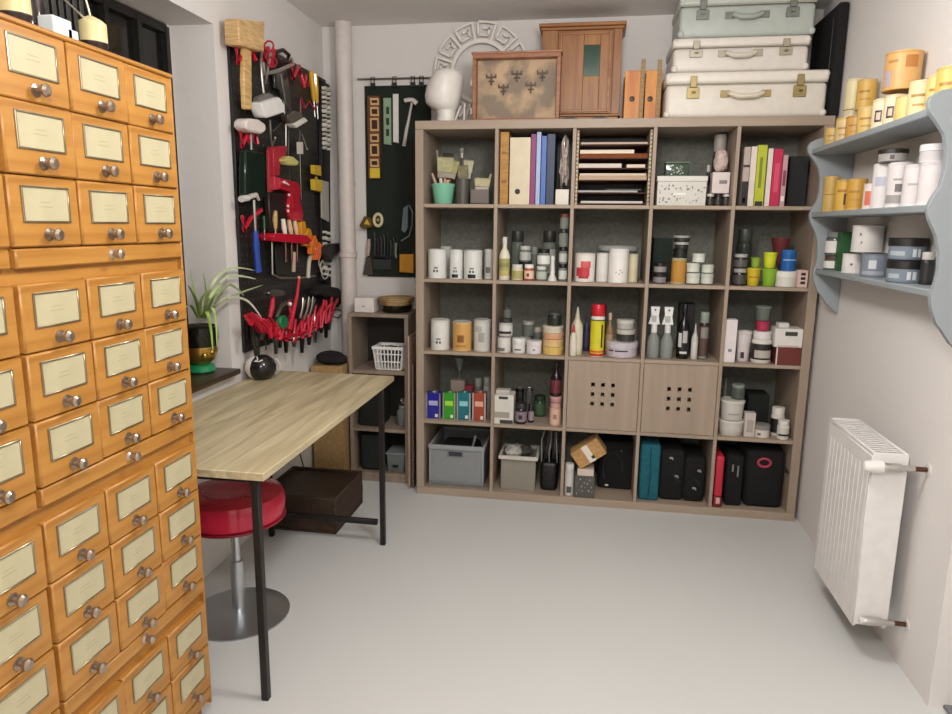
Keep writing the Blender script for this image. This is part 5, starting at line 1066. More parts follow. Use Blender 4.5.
MB().ball((-.035, .088, .022), (.016, .004, .008), 'd8d4cc', 12).build('white_badge', t); MB().ball((.03, .088, .235-.03), (.006, .004, .006), '9a9a98/m', 10).build('rivet', t)
# fourth bottom cube
a = P(639.5, 475, 1, .03); b_ = P(659.5, 475, 1, .03); hv = P(649, 445, 1, .03).z-z
t = thing('teal_case', 'teal upright soft case at the left of the fourth bottom cube', 'case', ((a.x+b_.x)/2, .03+.11, z)); MB().box((0, 0, hv/2), (b_.x-a.x, .22, hv), '16606e/f', .012).build('case_body', t); MB().tube([(0, -.112, .03), (.004, -.113, hv*.5), (0, -.112, hv-.02)], .0022, '0e3e48').build('zipper', t)
for i, (u, w_, h_, lb) in enumerate(((672, .115, .255, 'black soft camera bag with metal clasp beside the teal case'), (696, .10, .225, 'black soft bag with buckles at the right of the fourth bottom cube'))):
    t = thing('camera_bag', lb, 'bag', (P(u, 475, 1, .05).x-(.006 if i else 0), .17, z)); MB().box((0, 0, h_/2), (w_, .24, h_), ['0d0d0d/f', '0d0d0d/f'][i], .022).build('bag_body', t)
    MB().box((0, -.112, h_*.72), (w_*.9, .02, h_*.42), '0d0d0d/f', .01).build('flap', t)
    for (dx, dz) in (((-.01, .22), (.02, .13)) if i == 0 else ((.018, .165), (.0, .075))):
        k = MB(); k.box((dx, -.127, dz), (.016, .004, .010), 'b8b8b4/m', .001); k.ball((dx+.008, -.127, dz-.006), .004, 'd8d8d4/m', 8); k.build('buckle', t)
    MB().tube([(-w_*.3, -.11, h_*.9), (-w_*.1, -.118, h_*.6), (w_*.3, -.12, h_*.4)], .004, '232425').build('strap', t)
# fifth bottom cube
t = thing('red_tool_bag', 'crimson strip shaped bag standing at the far left of the fifth bottom cube', 'bag', (P(718, 475, 1, .02).x+.004, .085, z)); k = MB(); k.box((0, 0, .155), (.036, .16, .20), 'c02840/s', .008); k.box((0, 0, .028), (.038, .16, .054), '7a1826/s', .006); k.build('bag_body', t)
MB().box((.001, -.081, .035), (.018, .002, .03), 'd8a8a4', .0005).build('white_label', t)
t = thing('dark_tool_case', 'dark case with two pale clips between the crimson bag and the big black bag', 'case', (P(734, 475, 1, .04).x+.004, .14, z)); MB().box((0, 0, .125), (.075, .2, .25), '0d0d0d/f', .01).build('case_body', t)
for dx in (-.012, .012): MB().box((dx, -.1025, .19-.014*(dx > 0)), (.007, .004, .035+.02*(dx > 0)), 'b0aea8/m', .001).build('clip', t)
t = thing('large_black_bag', 'large black bag with a pink grip in the bottom right cube', 'bag', (P(767, 478, 1, .05).x-.012, .17, z)); MB().box((0, 0, .14), (.170, .25, .28), '0d0d0d/f', .02).build('bag_body', t)
MB().tube([(-.03+.028*math.cos(q_)+.022, -.128, .225+.020*math.sin(q_)) for q_ in [i*PI/8 for i in range(16)]], .006, 'b83a56/s', 8, True).build('pink_grip', t)
MB().prism([(.070, -.160, .20), (.070, -.160, .24), (.098, -.160, .19)], (0, .006, 0), '101010', .001).build('side_tab', t)

# ---------------------------------------------------------------- on top of the cube shelf
ZK = KW
def span(u0, u1, v, y): return P(u0, v, 1, y).x, P(u1, v, 1, y).x
def suitcase(label, x0, x1, y0, y1, z0, z1, m, mlid, locks, hmat, seam=.70, hy=0):
    w, d, h = x1-x0, y1-y0, z1-z0
    t = thing('suitcase', label, 'suitcase', ((x0+x1)/2, (y0+y1)/2, z0+.0004))
    MB().box((0, 0, h*seam/2), (w*.985, d*.985, h*seam), m, .018).build('case_body', t)
    MB().box((0, 0, h*(seam+1)/2+.001), (w, d, h*(1-seam)), mlid, .016).build('lid', t)
    k = MB(); k.bx(-w*.49, w*.49, -d/2-.001, -d/2+.004, h*seam-.003, h*seam+.002, 'a8a090', .001); k.build('seam_strip', t)
    for sx in (-1, 1):
        k = MB(); X = sx*w*.325; k.bx(X-.026, X+.026, -d/2-.006, -d/2-.0012, h*.42, h*.66, locks, .002); k.bx(X-.014, X+.014, -d/2-.009, -d/2-.0015, h*.66, h*.90, locks, .002)
        k.tube([(X-.008, -d/2-.010, h*.55), (X+.010, -d/2-.010, h*.55)], .004, locks); k.build('lock', t)
    k = MB(); zc = h*.50
    k.tube([(-w*.11, -d/2-.004, zc+.005), (-w*.10, -d/2-.022, zc), (-w*.05, -d/2-.030, zc-.012), (w*.05, -d/2-.030, zc-.012), (w*.10, -d/2-.022, zc), (w*.11, -d/2-.004, zc+.005)], [.006, .009, .011, .011, .009, .006], hmat, 10)
    k.build('handle', t)
    for sx in (-1, 1): MB().bx(sx*w*.125-.02, sx*w*.125+.02, -d/2-.005, -d/2-.001, zc-.012, zc+.016, locks, .002).build('handle_plate', t)
    for sx in (-1, 1):
        for zz in (.016, h-.016): MB().ball((sx*(w/2-.014), -d/2+.012, zz), (.016, .016, .016), mlid, 12).build('corner_cap', t)
    return t
suitcase('large off white vintage suitcase with brass locks, bottom of the stack of three', 1.118, 1.789, .02, .34, ZK, 2.010, 'dfd8cc', 'e6dfd4', 'a8986c/m', 'd8d0bc', .74)
suitcase('worn white suitcase with pale metal locks, middle of the stack of three', 1.140, 1.703, .03, .35, 2.012, 2.150, 'dcd5cc', 'e2dbd2', 'b8b2a2/m', 'cfc8ba', .72)
suitcase('grey green vintage suitcase at the top of the stack of three', 1.158, 1.716, .03, .35, 2.152, 2.315, 'b2b9b2', 'b8bfb8', '9aa09a/m', 'a0a69e', .78)
t = thing('black_case', 'tall thin black case standing between the suitcases and the right wall', 'case', (1.8145, .19, ZK+.0004)); MB().box((0, 0, .225), (.042, .36, .45), '121312/f', .012).build('case_body', t); MB().tube([(-.023, -.13, .05), (-.023, -.13, .4)], .002, '2a2a2a').build('zipper', t)
# Greek key ring
RC = P(481, 72, 1, .355); s_ = (RC-CAM).dot(_f)/FPX; ro, ri = 48*s_, 27*s_
t = thing('meander_ring', 'white openwork ring with a Greek key border leaning on the back wall', 'ring ornament', (RC.x, .355, ZK+.0004)); zc = RC.z-ZK-.0004
k = MB(); vs = []; fs = []; n = 64
def addring(k, r0, r1, y0, y1, m, n=72):
    vs = []; fs = []
    for i in range(n):
        a = 2*PI*i/n
        for (r_, y_) in ((r0, y0), (r1, y0), (r1, y1), (r0, y1)): vs.append((r_*math.cos(a), y_, zc+r_*math.sin(a)))
    for i in range(n):
        j = (i+1) % n
        for c in range(4): d_ = (c+1) % 4; fs.append((4*i+c, 4*j+c, 4*j+d_, 4*i+d_))
    k.add(vs, fs, m)
HC = max(0, -(zc-ro))
addring(k, ri, ri+.018, -.012, .008, 'efe8df'); k.build('inner_ring', t)
k = MB(); NK = 12; a_step = 2*PI/NK; tkn = .010
def arcbar(k, r_, a0, a1, n=6):
    for i in range(n):
        b0 = a0+(a1-a0)*i/n; b1 = a0+(a1-a0)*(i+1)/n; am = (b0+b1)/2
        k.box((r_*math.cos(am), 0, zc+r_*math.sin(am)), (.010, .012, abs(b1-b0)*r_*1.06), 'f2ece4', 0, roty(-am))
def radbar(k, a, r0, r1): r1 = min(r1, ro-.010); rm = (r0+r1)/2; k.box((rm*math.cos(a), 0, zc+rm*math.sin(a)), (r1-r0, .012, tkn), 'f2ece4', 0, roty(-a))
r0, r4 = ri+.018, ro
for i in range(NK):
    A = i*a_step+.18; q = a_step
    if math.sin(A+q*.5)*ro+zc < .0+.02: continue
    rr = [r0+(r4-r0)*f for f in (0, .22, .60, 1)]
    arcbar(k, r4-.006, A, A+q*.80); radbar(k, A+.02, rr[0], rr[3]); radbar(k, A+q*.80, rr[1], rr[3]); arcbar(k, rr[1], A+q*.28, A+q*.80, 3); radbar(k, A+q*.28, rr[1], rr[2]+.004); arcbar(k, rr[2], A+q*.26, A+q*.56, 2)
k.build('key_border', t)
# foam head
h0 = P(446, 117, 1, .10); sc_ = (h0-CAM).dot(_f)/FPX
t = thing('foam_bust', 'smooth white foam head form with narrow neck at the left end of the cube shelf', 'head form', (h0.x, .11, ZK+.0004), 0)
k = MB(); hh = .2
prof = [(.0, .0, .048), (.0, .01, .049), (.002, .03, .044), (.0, .048, .047), (-.008, .058, .064), (-.014, .075, .076), (-.012, .105, .082), (-.006, .135, .081), (.002, .165, .078), (.005, .183, .070), (.006, .195, .056), (.006, .200, .03)]
rows = []; vs = []; n = 28; hscale = (P(446, 70, 1, .11).z-ZK)/.2
for (cx, zz, rr) in prof:
    for i in range(n):
        a = 2*PI*i/n; ex = 1+.10*max(0, math.cos(a-PI*1.08))**3*(1 if .06 < zz < .14 else 0)
        vs.append((cx+rr*math.cos(a)*ex, rr*1.15*math.sin(a), zz*hscale))
fs = [tuple(range(n))[::-1]]
for j in range(len(prof)-1):
    for i in range(n): fs.append((j*n+i, j*n+(i+1) % n, (j+1)*n+(i+1) % n, (j+1)*n+i))
fs.append(tuple((len(prof)-1)*n+i for i in range(n)))
k.add(vs, fs, 'e8e3dd', True); k.build('head_form', t)
# small white bracket frame
q0 = P(461, 108, 1, .09)
t = thing('wire_bracket', 'small white slanted bracket between the foam head and the hook frame', 'bracket', (q0.x, .06, ZK+.0004))
MB().tube([(-.022, 0, .006), (.0, .01, .07), (.020, .012, .082), (.020, .0, .006)], .005, 'cfc8be').build('bracket_frame', t)
# hook frame
x0, x1 = span(472.5, 560, 90, .06); zt = P(520, 53, 1, .06).z-ZK; w = x1-x0
t = thing('hook_frame', 'shallow brown wooden frame box with five little tree shaped hooks on mottled board', 'framed board', ((x0+x1)/2, .09, ZK+.0004))
F = 'a06c50/w'
k = MB(); k.bx(-w/2, w/2, -.035, .035, zt-.020, zt, F); k.bx(-w/2, w/2, -.035, .035, 0, .014, F); k.bx(-w/2, -w/2+.017, -.035, .035, .0143, zt-.0203, F); k.bx(w/2-.017, w/2, -.035, .035, .0143, zt-.0203, F)
k.box((0, -.0, zt+.004), (w*1.03, .075, .008), 'b07c5e/w'); k.build('frame', t)
bm_ = bpy.data.materials.new('mottled_board'); bm_.use_nodes = True; N = bm_.node_tree.nodes; L = bm_.node_tree.links; tc = N.new('ShaderNodeTexCoord'); no = N.new('ShaderNodeTexNoise'); no.inputs['Scale'].default_value = 9; no.inputs['Detail'].default_value = 4; cr = N.new('ShaderNodeValToRGB')
cr.color_ramp.elements[0].position = .42; cr.color_ramp.elements[0].color = rgb('8f8070')+(1,); cr.color_ramp.elements[1].position = .58; cr.color_ramp.elements[1].color = rgb('c4a888')+(1,)
L.new(tc.outputs['Object'], no.inputs['Vector']); L.new(no.outputs['Fac'], cr.inputs['Fac']); L.new(cr.outputs['Color'], N['Principled BSDF'].inputs['Base Color']); N['Principled BSDF'].inputs['Roughness'].default_value = .8
MB().bx(-w/2+.0172, w/2-.0172, .012, .018, .0143, zt-.0203, bm_, 0).build('backing_board', t)
for (u, v) in ((491.5, 78), (517, 74.5), (542.5, 74), (503.5, 88), (531, 86)):
    q = P(u, v, 1, .10)-t.location; k = MB()
    k.bx(q.x-.024, q.x+.024, .004, .0115, q.z-.001, q.z+.006, '5c4a3c', .001); k.bx(q.x-.004, q.x+.004, .004, .0115, q.z-.032, q.z-.0012, '5c4a3c', .001)
    k.bx(q.x-.014, q.x+.014, .004, .0115, q.z-.018, q.z-.012, '5c4a3c', .001)
    for dx in (-.022, 0, .020): k.bx(q.x+dx-.003, q.x+dx+.003, .002, .0115, q.z+.0062, q.z+.016, '6e5a48', .001)
    k.build('hook', t)
for dz in (.035, .16):
    MB().bx(-w/2-.012, -w/2-.001, -.02, .0, dz, dz+.03, 'c8bcae').build('side_bracket', t)
# wooden wall cabinet
x0, x1 = span(541, 620.5, 80, .14); zt = P(580, 22, 1, .14).z-ZK; w = x1-x0
t = thing('wooden_cupboard', 'reddish brown wooden cupboard with cornice and a small green glass pane in its door', 'cupboard', ((x0+x1)/2, .255, ZK+.0004)); d0 = -.108
MB().bx(-w/2, w/2, d0+.012, .105, .0402, zt-.030, RED_WOOD).build('cupboard_body', t)
k = MB(); k.bx(-w/2-.016, w/2+.016, d0-.006, .115, zt-.016, zt, RW_H, .003); k.bx(-w/2-.008, w/2+.008, d0+.002, .108, zt-.0298, zt-.0163, RW_H, .003); k.build('cornice', t)
k = MB(); k.bx(-w/2-.008, w/2+.008, d0-.008, .108, .030, .040, RW_H, .003); k.bx(-w/2+.004, w/2-.004, d0+.004, .10, 0, .0298, 'b07c48/w')
k.build('base_moulding', t)
for sx in (-.12, .26):
    k = MB(); k.lathe((w*sx, d0+.0035, .0165), [(.045, 0), (.045, .001)], '1c0f0a', 20, rotx(PI/2)@Matrix.Diagonal((1, .28, 1))); k.build('dark_opening', t)
MB().bx(-w/2, -w*.30, d0, d0+.0118, .041, zt-.031, RED_WOOD).build('front_stile', t); MB().bx(w*.40, w/2, d0, d0+.0118, .041, zt-.031, RED_WOOD).build('front_stile', t)
dx0, dx1, dz0, dz1 = -w*.29, w*.39, .044, zt-.036; gx0, gx1 = [P(u, 60, 1, .145).x-t.location.x for u in (583.5, 600)]; gz0, gz1 = P(592, 76, 1, .145).z-ZK, P(592, 45, 1, .145).z-ZK
k = MB(); k.bx(dx0, gx0, d0-.002, d0+.010, dz0, dz1, RED_WOOD); k.bx(gx1, dx1, d0-.002, d0+.010, dz0, dz1, RED_WOOD); k.bx(gx0+.0002, gx1-.0002, d0-.002, d0+.010, dz0, gz0, RED_WOOD); k.bx(gx0+.0002, gx1-.0002, d0-.002, d0+.010, gz1, dz1, RED_WOOD)
k.bx(dx0+.006, dx0+.018, d0-.007, d0-.0022, dz0+.006, dz1-.006, RW_H, .002); k.bx(dx1-.018, dx1-.006, d0-.007, d0-.0022, dz0+.006, dz1-.006, RW_H, .002); k.bx(dx0+.0185, dx1-.0185, d0-.007, d0-.0022, dz1-.018, dz1-.006, RW_H, .002); k.bx(dx0+.0185, dx1-.0185, d0-.007, d0-.0022, dz0+.006, dz0+.018, RW_H, .002)
dr = k.build('door', t); MB().bx(gx0+.0005, gx1-.0005, d0+.001, d0+.004, gz0+.0005, gz1-.0005, '2c4a3c/g', 0).build('glass_pane', dr)
k = MB()
for i in range(5): k.ball((-w*.345, d0-.001, zt*.45+i*.016), (.005, .003, .006), 'b8805a', 8)
k.build('carved_trim', t)
# orange pine holder
x0, x1 = span(623.5, 662, 95, .10); zt = P(640, 66, 1, .10).z-ZK; w = x1-x0
t = thing('pine_holder', 'orange pine double holder with round holes and upright posts beside the cupboard', 'wooden holder', ((x0+x1)/2, .17, ZK+.0004))
for i, sx in enumerate((-1, 1)):
    xa, xb = (-w/2+.004, -.010) if sx < 0 else (.010, w/2-.004); k = MB()
    k.bx(xa, xb, -.07, -.058, 0, zt*.92, PINE); k.bx(xa, xa+.008, -.0575, .09, 0, zt*.80, PINE); k.bx(xb-.008, xb, -.0575, .09, 0, zt*.80, PINE); k.bx(xa+.0085, xb-.0085, -.0575, .09, 0, .008, PINE); k.build('holder_box', t)
    hu = P((632, 650)[i], 99, 1, .10)-t.location; MB().lathe((hu.x, -.0702, hu.z), [(.011, 0), (.012, .002), (.009, .003)], '2a140c', 16, rotx(PI/2)).build('hole_rim', t)
for xx, hh in ((-.004, zt*1.12), (w*.40, zt*1.10)):
    k = MB(); k.bx(xx-.009, xx+.009, -.074, -.0705, 0, hh, '9a7a4a/w', .001); k.build('upright_post', t)
MB().bx(-w/2+.002, w/2-.002, .0905, .10, 0, zt*.95, PINE).build('back_board', t)
MB().bx(-w/2+.006, w/2-.006, -.05, .08, zt*.55, zt*.88, '5a2c14/w').build('inner_board', t)

# ---------------------------------------------------------------- wall shelf on the right
prof = [(1.838, 1.705), (1.79, 1.712), (1.723, 1.704), (1.690, 1.698), (1.668, 1.684), (1.662, 1.668), (1.668, 1.645), (1.690, 1.618), (1.710, 1.59), (1.720, 1.55), (1.722, 1.50), (1.716, 1.46), (1.700, 1.43), (1.692, 1.405), (1.700, 1.375), (1.722, 1.335), (1.735, 1.29), (1.739, 1.24), (1.734, 1.20), (1.728, 1.175), (1.734, 1.14), (1.752, 1.10), (1.765, 1.085), (1.790, 1.05), (1.838, 1.005)]
SHY = (-1.24, -.20)
ws = thing('wall_shelf', 'blue grey painted wall shelf with scalloped side boards and three boards full of paint cans', 'shelf', (1.76, -.72, 1.0)); O2 = Vector((1.76, -.72, 1.0))
for y0, y1 in ((SHY[0], SHY[0]+.02), (SHY[1]-.02, SHY[1])):
    MB().prism([Vector((x, y0, z))-O2 for x, z in prof], (0, y1-y0, 0), BLUEG, .001).build('side_board', ws)
SB = [(1.660, 1.676), (1.415, 1.698), (1.190, 1.735)]
for z, x in SB: MB().bx(x-O2.x, 1.838-O2.x, SHY[0]+.0203-O2.y, SHY[1]-.0203-O2.y, z-.02-O2.z, z-O2.z, BLUEG, .003).build('shelf_board', ws)
rl = {}
def R_(sh, kind, u0, wp, vt, x, body, lid, band, name, cat, label, on=None, mark=None, group=None, vb=None, d=None, w=None, prints=None, lidm=None):
    z0 = SB[sh][0] if on is None else (rl['z'] if on is True else on); uc = u0+wp/2
    vb = vb or vt+20; pm = P(uc, (vt+vb)/2, 0, x); dep = (pm-CAM).dot(_f); r = wp/2*dep/FPX; yc = pm.y
    if on is True and kind != 'box': pass
    h = max(.02, P(uc, vt, 0, x).z-z0); ang = math.atan2(CAM.y-yc, CAM.x-x)
    x = min(x, 1.837-r*1.05) if kind != 'box' else min(x, 1.837-(d or 2*r)/2)
    rr = r*1.05 if kind != 'box' else (w or 2*r)/2
    yc = max(min(yc, SHY[1]-.0215-rr), SHY[0]+.0215+rr)
    if kind == 'box':
        t = carton(name, label, cat, x, yc, z0, w or 2*r, d or 2*r, h, body, -PI/2+.0, prints=prints, group=group, lidm=lidm)
    else: vessel(name, label, cat, x, yc, z0, r, h, kind, body, lid, band, group, ang, mark)
    rl['z'] = z0+h+.0008; rl['y'] = yc; rl['x'] = x
    return rl['z']
Y1, Y2, Y3 = 'cdae68/s', 'c6a35a/s', 'd2ba84/s'; YW = 'd8caa6/s'
oval = [(.25, .62, -.75, -.1, '4a1c34'), (.32, .55, -.62, -.22, 'd8c4b0')]
scr = [(.55, .62, -.8, .3, 'a87c34'), (.3, .36, -.6, .5, 'b88c44')]
R_(0, 'can', 825, 16, 129, 1.735, Y1, 'd0ac54', Y1, 'paint_can', 'can', 'short yellow can at the far end of the top board of the wall shelf', mark=scr)
R_(0, 'can', 836, 18, 119, 1.735, Y1, 'd8bc70', Y3, 'paint_can', 'can', 'yellow can second from the far end on the top board of the wall shelf', mark=scr)
R_(0, 'can', 846.5, 20, 117, 1.735, 'c08c40', 'c89a4c', 'c89a50', 'paint_can', 'can', 'darker golden can third from the far end on the top board of the wall shelf', mark=scr)
zz1 = R_(0, 'can', 841, 16, 112, 1.80, YW, 'd8c898', YW, 'paint_can', 'can', 'cream can at the back of the top board, under the pale cream can')
R_(0, 'can', 841, 16.5, 83, 1.80, YW, 'd8c898', 'e2d4a8', 'paint_can', 'can', 'pale cream can raised at the back left of the top board of the wall shelf', on=zz1, vb=112)
zz1 = R_(0, 'can', 857, 18, 110, 1.795, Y1, 'c8a04c', Y1, 'paint_can', 'can', 'yellow can at the back of the top board, under the tall golden can')
R_(0, 'can', 857, 18.5, 81, 1.795, Y1, 'c8a04c', 'd2aa54', 'paint_can', 'can', 'golden yellow can raised at the back of the top board beside the pale cream can', on=zz1, vb=110, mark=scr)
R_(0, 'can', 858, 20, 108, 1.735, Y3, 'd8bc70', 'd6b468', 'paint_can', 'can', 'yellow can in the front row just left of the two purple oval cans', mark=scr)
R_(0, 'can', 873, 21, 100, 1.73, YW, 'd8c898', 'e4d8b4', 'paint_can', 'can', 'cream can with a purple oval print, left of the pair on the top board', mark=oval)
R_(0, 'can', 885, 21, 96, 1.73, YW, 'd8c898', 'e4d8b4', 'paint_can', 'can', 'cream can with a purple oval print, right of the pair on the top board', mark=oval)
R_(0, 'can', 896, 22, 97, 1.73, Y3, 'c8a86c', 'dcc47c', 'paint_can', 'can', 'light yellow can right of the two purple oval cans')
R_(0, 'can', 910, 23, 82, 1.73, YW, 'd8c898', 'e0d09c', 'paint_can', 'can', 'tall cream yellow can near the scalloped board on the top board', mark=scr)
R_(0, 'can', 928, 24, 76, 1.735, Y3, 'd2ba78', 'd8c07c', 'paint_can', 'can', 'yellow can standing second from the near end of the top board', mark=scr)
z1_ = R_(0, 'can', 879, 20, 99, 1.795, '5a2440', '4a1c34', '5a2440', 'paint_can', 'can', 'can with purple rim left below the big peach can')
z2_ = R_(0, 'can', 897, 22, 97, 1.795, '5a2440', '4a1c34', '6a3048', 'paint_can', 'can', 'can with purple rim right below the big peach can')
R_(0, 'can', 886, 34, 54, 1.782, 'd6a860', 'e0bc7c', 'd8a868', 'paint_can', 'can', 'big peach gold can raised above all others on the wall shelf', on=max(z1_, z2_), vb=95, mark=[(.1, .5, -1.1, -.6, 'b8a8b0'), (.55, .85, .1, .8, 'b8783c'), (.7, .76, -.9, -.3, 'b88450')])
R_(0, 'can', 938, 27, 68, 1.745, Y1, 'd8b868', 'd8b45c', 'paint_can', 'can', 'yellow can at the near end of the top board behind the scalloped board', mark=scr)
# middle board
zz1 = R_(1, 'can', 822.5, 15, 195, 1.755, Y1, 'c89c44', Y2, 'paint_can', 'can', 'small golden can at the far end of the middle board, lower of two')
R_(1, 'can', 822.5, 15, 177, 1.755, Y1, 'c89c44', Y2, 'paint_can', 'can', 'small golden can at the far end of the middle board, upper of two', on=zz1, vb=195)
R_(1, 'can', 836, 17, 180, 1.755, Y2, 'c89c44', 'd4a848', 'paint_can', 'can', 'golden can with a dark round mark on the middle board', mark=[(.2, .55, .0, .5, '4a2c14'), (.6, .68, -.8, .4, 'a87830')])
R_(1, 'can', 847.5, 19, 179, 1.755, Y2, 'b88c3c', 'c8983c', 'paint_can', 'can', 'deeper golden can right of the one with a dark round mark', mark=scr)
R_(1, 'can', 864, 20, 184, 1.75, 'e0d4cc', 'd0c4bc', 'dcd0c8', 'paint_can', 'can', 'white can with a coral red patch on the middle board', mark=[(.15, .7, -.9, .0, 'd07058')])
za = R_(1, 'can', 874, 22, 164, 1.765, 'dbd6d4', 'd0cccc', 'dedad8', 'paint_can', 'can', 'white can on the middle board left of the printed white tin', mark=[(.5, .7, -.8, .1, 'b8b8c8')])
zb = R_(1, 'can', 889, 23, 163, 1.76, 'dbd6d4', 'd0cccc', 'd8d2d2', 'paint_can', 'can', 'white can with a dark grey square in the centre of the middle board', mark=[(.35, .52, -.3, .3, '6a6464'), (.1, .28, -1.1, .7, '9a9694'), (.6, .64, -.5, .2, 'a09c9c')])
R_(1, 'flat', 880, 26, 150, 1.765, 'a8a6a4', '2a2624', 'a8a4a0', 'jar', 'jar', 'shallow silver jar with a black lid on the white cans of the middle board', on=max(za, zb), vb=162, mark=[(.15, .5, -.2, .1, '5a5654')])
R_(1, 'can', 905, 24, 165, 1.76, 'd6d0d0', 'cac6c6', 'd8d2d2', 'paint_can', 'can', 'white can second from the near end of the middle board', mark=[(.5, .55, -.6, .4, 'b0acac')])
zc_ = R_(1, 'can', 921, 27, 163, 1.76, 'd6d0d0', 'cac6c6', 'd6d0d0', 'paint_can', 'can', 'white can at the near end of the middle board')
R_(1, 'flat', 922, 25, 145, 1.765, 'd8d4d4', 'e0dede', 'c8c4c4', 'jar', 'jar', 'white lidded jar on the near end white can of the middle board', on=zc_, vb=160)
# bottom board
zz1 = R_(2, 'jar', 819.5, 18, 255, 1.79, '5c605c/g', '5c3c34', 'e0dcd6', 'jar', 'jar', 'jar with white label at the far end of the bottom board, lower of two')
R_(2, 'jar', 819.5, 18, 232, 1.79, '5c605c/g', '7a7c78', 'e0dcd6', 'jar', 'jar', 'jar with white label at the far end of the bottom board, upper of two', on=zz1, vb=252)
R_(2, 'box', 838, 11, 232, 1.80, '2c5a34', None, None, 'green_box', 'box', 'narrow dark green box on the bottom board beside the two labelled jars', vb=272)
rl['z'] = 0
zw = R_(2, 'can', 843, 22, 253, 1.787, 'd8d4ce', '2a2624', 'dedad6', 'paint_can', 'can', 'white squat can with black lid below the large white can on the bottom board', mark=[(.4, .5, -.3, -.1, '5a5654')])
zw2 = R_(2, 'can', 862, 24, 253, 1.785, '6f7784', '1f1e20', '7c8490', 'paint_can', 'can', 'grey blue patterned can with black lid in the middle of the bottom board', mark=[(.35, .7, -.4, .2, 'c8ccd0'), (.1, .25, -1, .9, '9aa0a8')])
R_(2, 'can', 853, 29, 225, 1.783, 'd8d4d0', '3a2c28', 'd4d0cc', 'paint_can', 'can', 'large white can with dark lid standing on the two squat cans of the bottom board', on=max(zw, zw2), vb=252, mark=[(.6, .7, -.5, -.4, '6a6460'), (.3, .4, -.4, -.3, '8a8480')])
zw = R_(2, 'flat', 889, 33, 260, 1.784, '6a7682', '1c1a1a', '77828e', 'paint_tin', 'tin', 'slate blue printed flat tin with black lid on the bottom board, lower of two', vb=283, mark=[(.15, .5, .1, .3, 'd0d4d8'), (.15, .5, .4, .6, 'd0d4d8'), (.2, .4, -1, -.3, 'a8b0b8')])
R_(2, 'flat', 891, 33, 238, 1.784, '6a7682', '1c1a1a', '77828e', 'paint_tin', 'tin', 'slate blue printed flat tin with black lid on the bottom board, upper of two', on=zw, vb=260, mark=[(.15, .5, .3, .5, 'd0d4d8'), (.15, .5, .6, .75, 'd0d4d8'), (.2, .4, -1, -.1, 'a8b0b8')])
R_(2, 'jar', 921, 12, 252, 1.81, '1f2020', 'd0ccc8', '2a2a2a', 'bottle', 'bottle', 'dark bottle with pale cap at the near end of the bottom board', vb=285)

# ---------------------------------------------------------------- radiator
ry0, ry1, rx0, rx1, rz0, rz1 = -1.095, -.695, 1.692, 1.792, .115, .690
rd = thing('radiator', 'white flat panel radiator mounted low on the right wall', 'radiator', (1.742, -.895, rz0)); O3 = Vector((1.742, -.895, rz0)); RW = 'e4e1df/s'
def rb(k, a, b_, c, d, e, f_, m=RW, bev=.002): k.bx(a-O3.x, b_-O3.x, c-O3.y, d-O3.y, e-O3.z, f_-O3.z, m, bev)
k = MB(); rb(k, rx0, rx0+.012, ry0+.004, ry1-.004, rz0, rz1-.012, RW, .004)
n = 11
for i in range(n):
    yy = ry0+.03+(ry1-ry0-.06)*i/(n-1); rb(k, rx0-.0008, rx0+.002, yy-.011, yy+.011, rz0+.04, rz1-.06, RW, .003)
k.build('front_panel', rd)
k = MB(); rb(k, rx1-.014, rx1, ry0+.004, ry1-.004, rz0, rz1-.012, RW, .004); k.build('rear_panel', rd)
for yy in (ry0, ry1-.004): k = MB(); rb(k, rx0+.002, rx1, yy, yy+.0035, rz0+.01, rz1-.001); k.build('side_cover', rd)
k = MB(); rb(k, rx0+.001, rx0+.008, ry0+.004, ry1-.0045, rz1-.0115, rz1); rb(k, rx1-.008, rx1-.001, ry0+.004, ry1-.0045, rz1-.0115, rz1)
for i in range(18): yy = ry0+.012+(ry1-ry0-.024)*i/17; rb(k, rx0+.0085, rx1-.0085, yy-.0045, yy+.0045, rz1-.006, rz1-.003, RW, .0008)
k.build('top_grille', rd)
k = MB(); rb(k, rx0+.02, rx1-.02, ry0+.02, ry1-.02, rz0+.03, rz1-.03, 'b8b4b0', .003); k.build('convector', rd)
for zz in (.17, .62): k = MB(); rb(k, rx1, 1.839, ry0+.10, ry0+.13, zz, zz+.03, 'b8b4b0'); k.build('wall_bracket', rd)
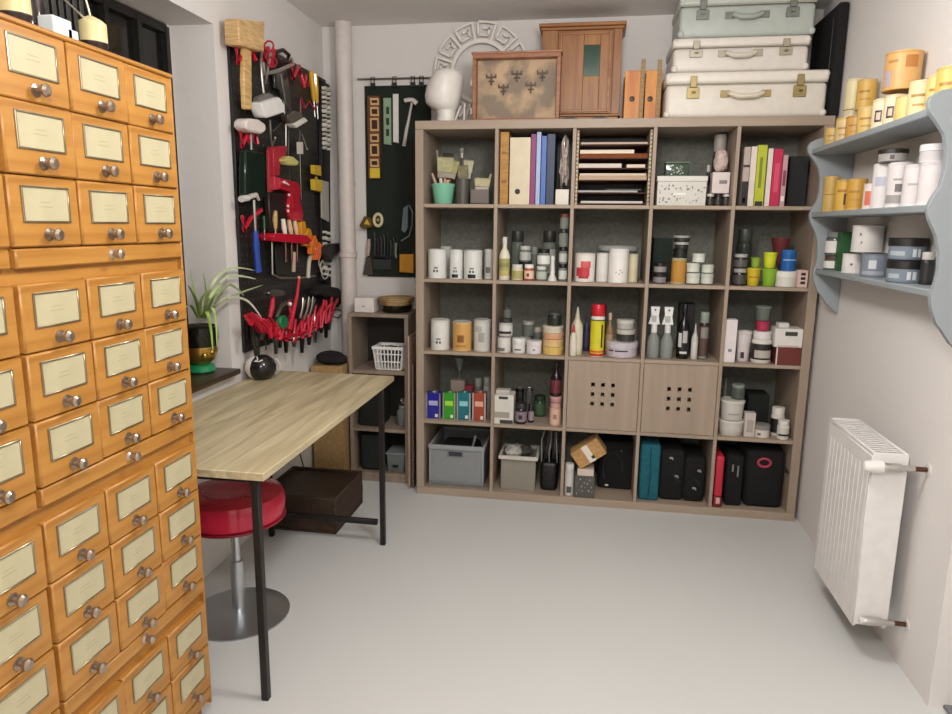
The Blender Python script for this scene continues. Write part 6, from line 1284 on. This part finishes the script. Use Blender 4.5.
def valve(zv, head):
    t = thing('radiator_valve', 'white thermostatic valve with chrome joint at the top near corner of the radiator' if head else 'small valve joint at the bottom near corner of the radiator', 'valve', (1.742, ry0-.018, zv))
    MB().lathe((0, 0, 0), [(.012, -.025), (.014, -.018), (.014, .018), (.012, .025)], 'c8c4c0/m', 16, roty(PI/2)).build('valve_body', t)
    MB().tube([(.02, 0, 0), (.060, 0, 0)], .009, 'c8c4c0/m', 10).build('pipe', t); MB().tube([(.060, 0, 0), (.096, 0, 0)], .0075, '6a4a40/m', 10).build('pipe_sleeve', t)
    MB().lathe((.094, 0, 0), [(.018, 0), (.018, .004)], 'd8d4d0', 18, roty(PI/2)).build('wall_rosette', t)
    MB().tube([(0, .003, 0), (0, .0165, 0)], .009, 'c8c4c0/m', 10).build('joint', t)
    if head: MB().lathe((-.024, 0, 0), [(.013, 0), (.019, -.004), (.020, -.020), (.018, -.040), (.015, -.055), (.010, -.058)], 'e4e0dc', 20, roty(PI/2)).build('thermostat_head', t)
    else: MB().lathe((-.024, 0, 0), [(.010, 0), (.011, -.012), (.008, -.016)], 'd8d4d0', 16, roty(PI/2)).build('cap', t)
valve(.652, True); valve(.150, False)
k = MB(); k.box((0, 0, .006), (.5, .7, .012), '77777a/f', .004); o = k.build('doormat'); o.location = (2.13, -1.62, .0004); tag(o, 'dark grey coarse doormat in the opening at the lower right edge', 'doormat')

# ---------------------------------------------------------------- room lamp and an added fill lamp (ceiling, out of the picture)
def pendant(x, y, z, pw, label, r=.14):
    t = thing('room_or_fill_lamp', label, 'lamp', (x, y, ZC-.001))
    MB().lathe((0, 0, -.03), [(.05, 0), (.055, .01), (.055, .029)], 'e8e8e8').build('ceiling_rose', t); MB().tube([(0, 0, -.03), (0, 0, z-ZC+.03)], .004, '303030').build('cord', t)
    MB().lathe((0, 0, z-ZC), [(.03, 0), (.035, .03), (.01, .04)], 'd0d0d0/m').build('lamp_holder', t)
    l = bpy.data.lights.new('bulb', 'POINT'); l.shadow_soft_size = r; l.energy = pw; l.color = (1, .975, .945)
    o = bpy.data.objects.new('bulb_light', l); COL.objects.link(o); o.location = (x, y, z-r-.01); return o
pendant(.85, -1.60, 2.16, 26, 'pendant lamp near the middle of the room')
pendant(.85, -3.2, 2.16, 36, 'unseen fill lamp added above the camera end of the room')  # added fill light, unseen; brightens the room from the camera end
wd = bpy.data.worlds.new('world'); scene.world = wd; wd.use_nodes = True; wd.node_tree.nodes['Background'].inputs[0].default_value = (.02, .025, .04, 1)
vs_ = scene.view_settings; vs_.view_transform = 'Standard'; vs_.look = 'None'; vs_.gamma = 1; vs_.use_curve_mapping = False; vs_.exposure = .60
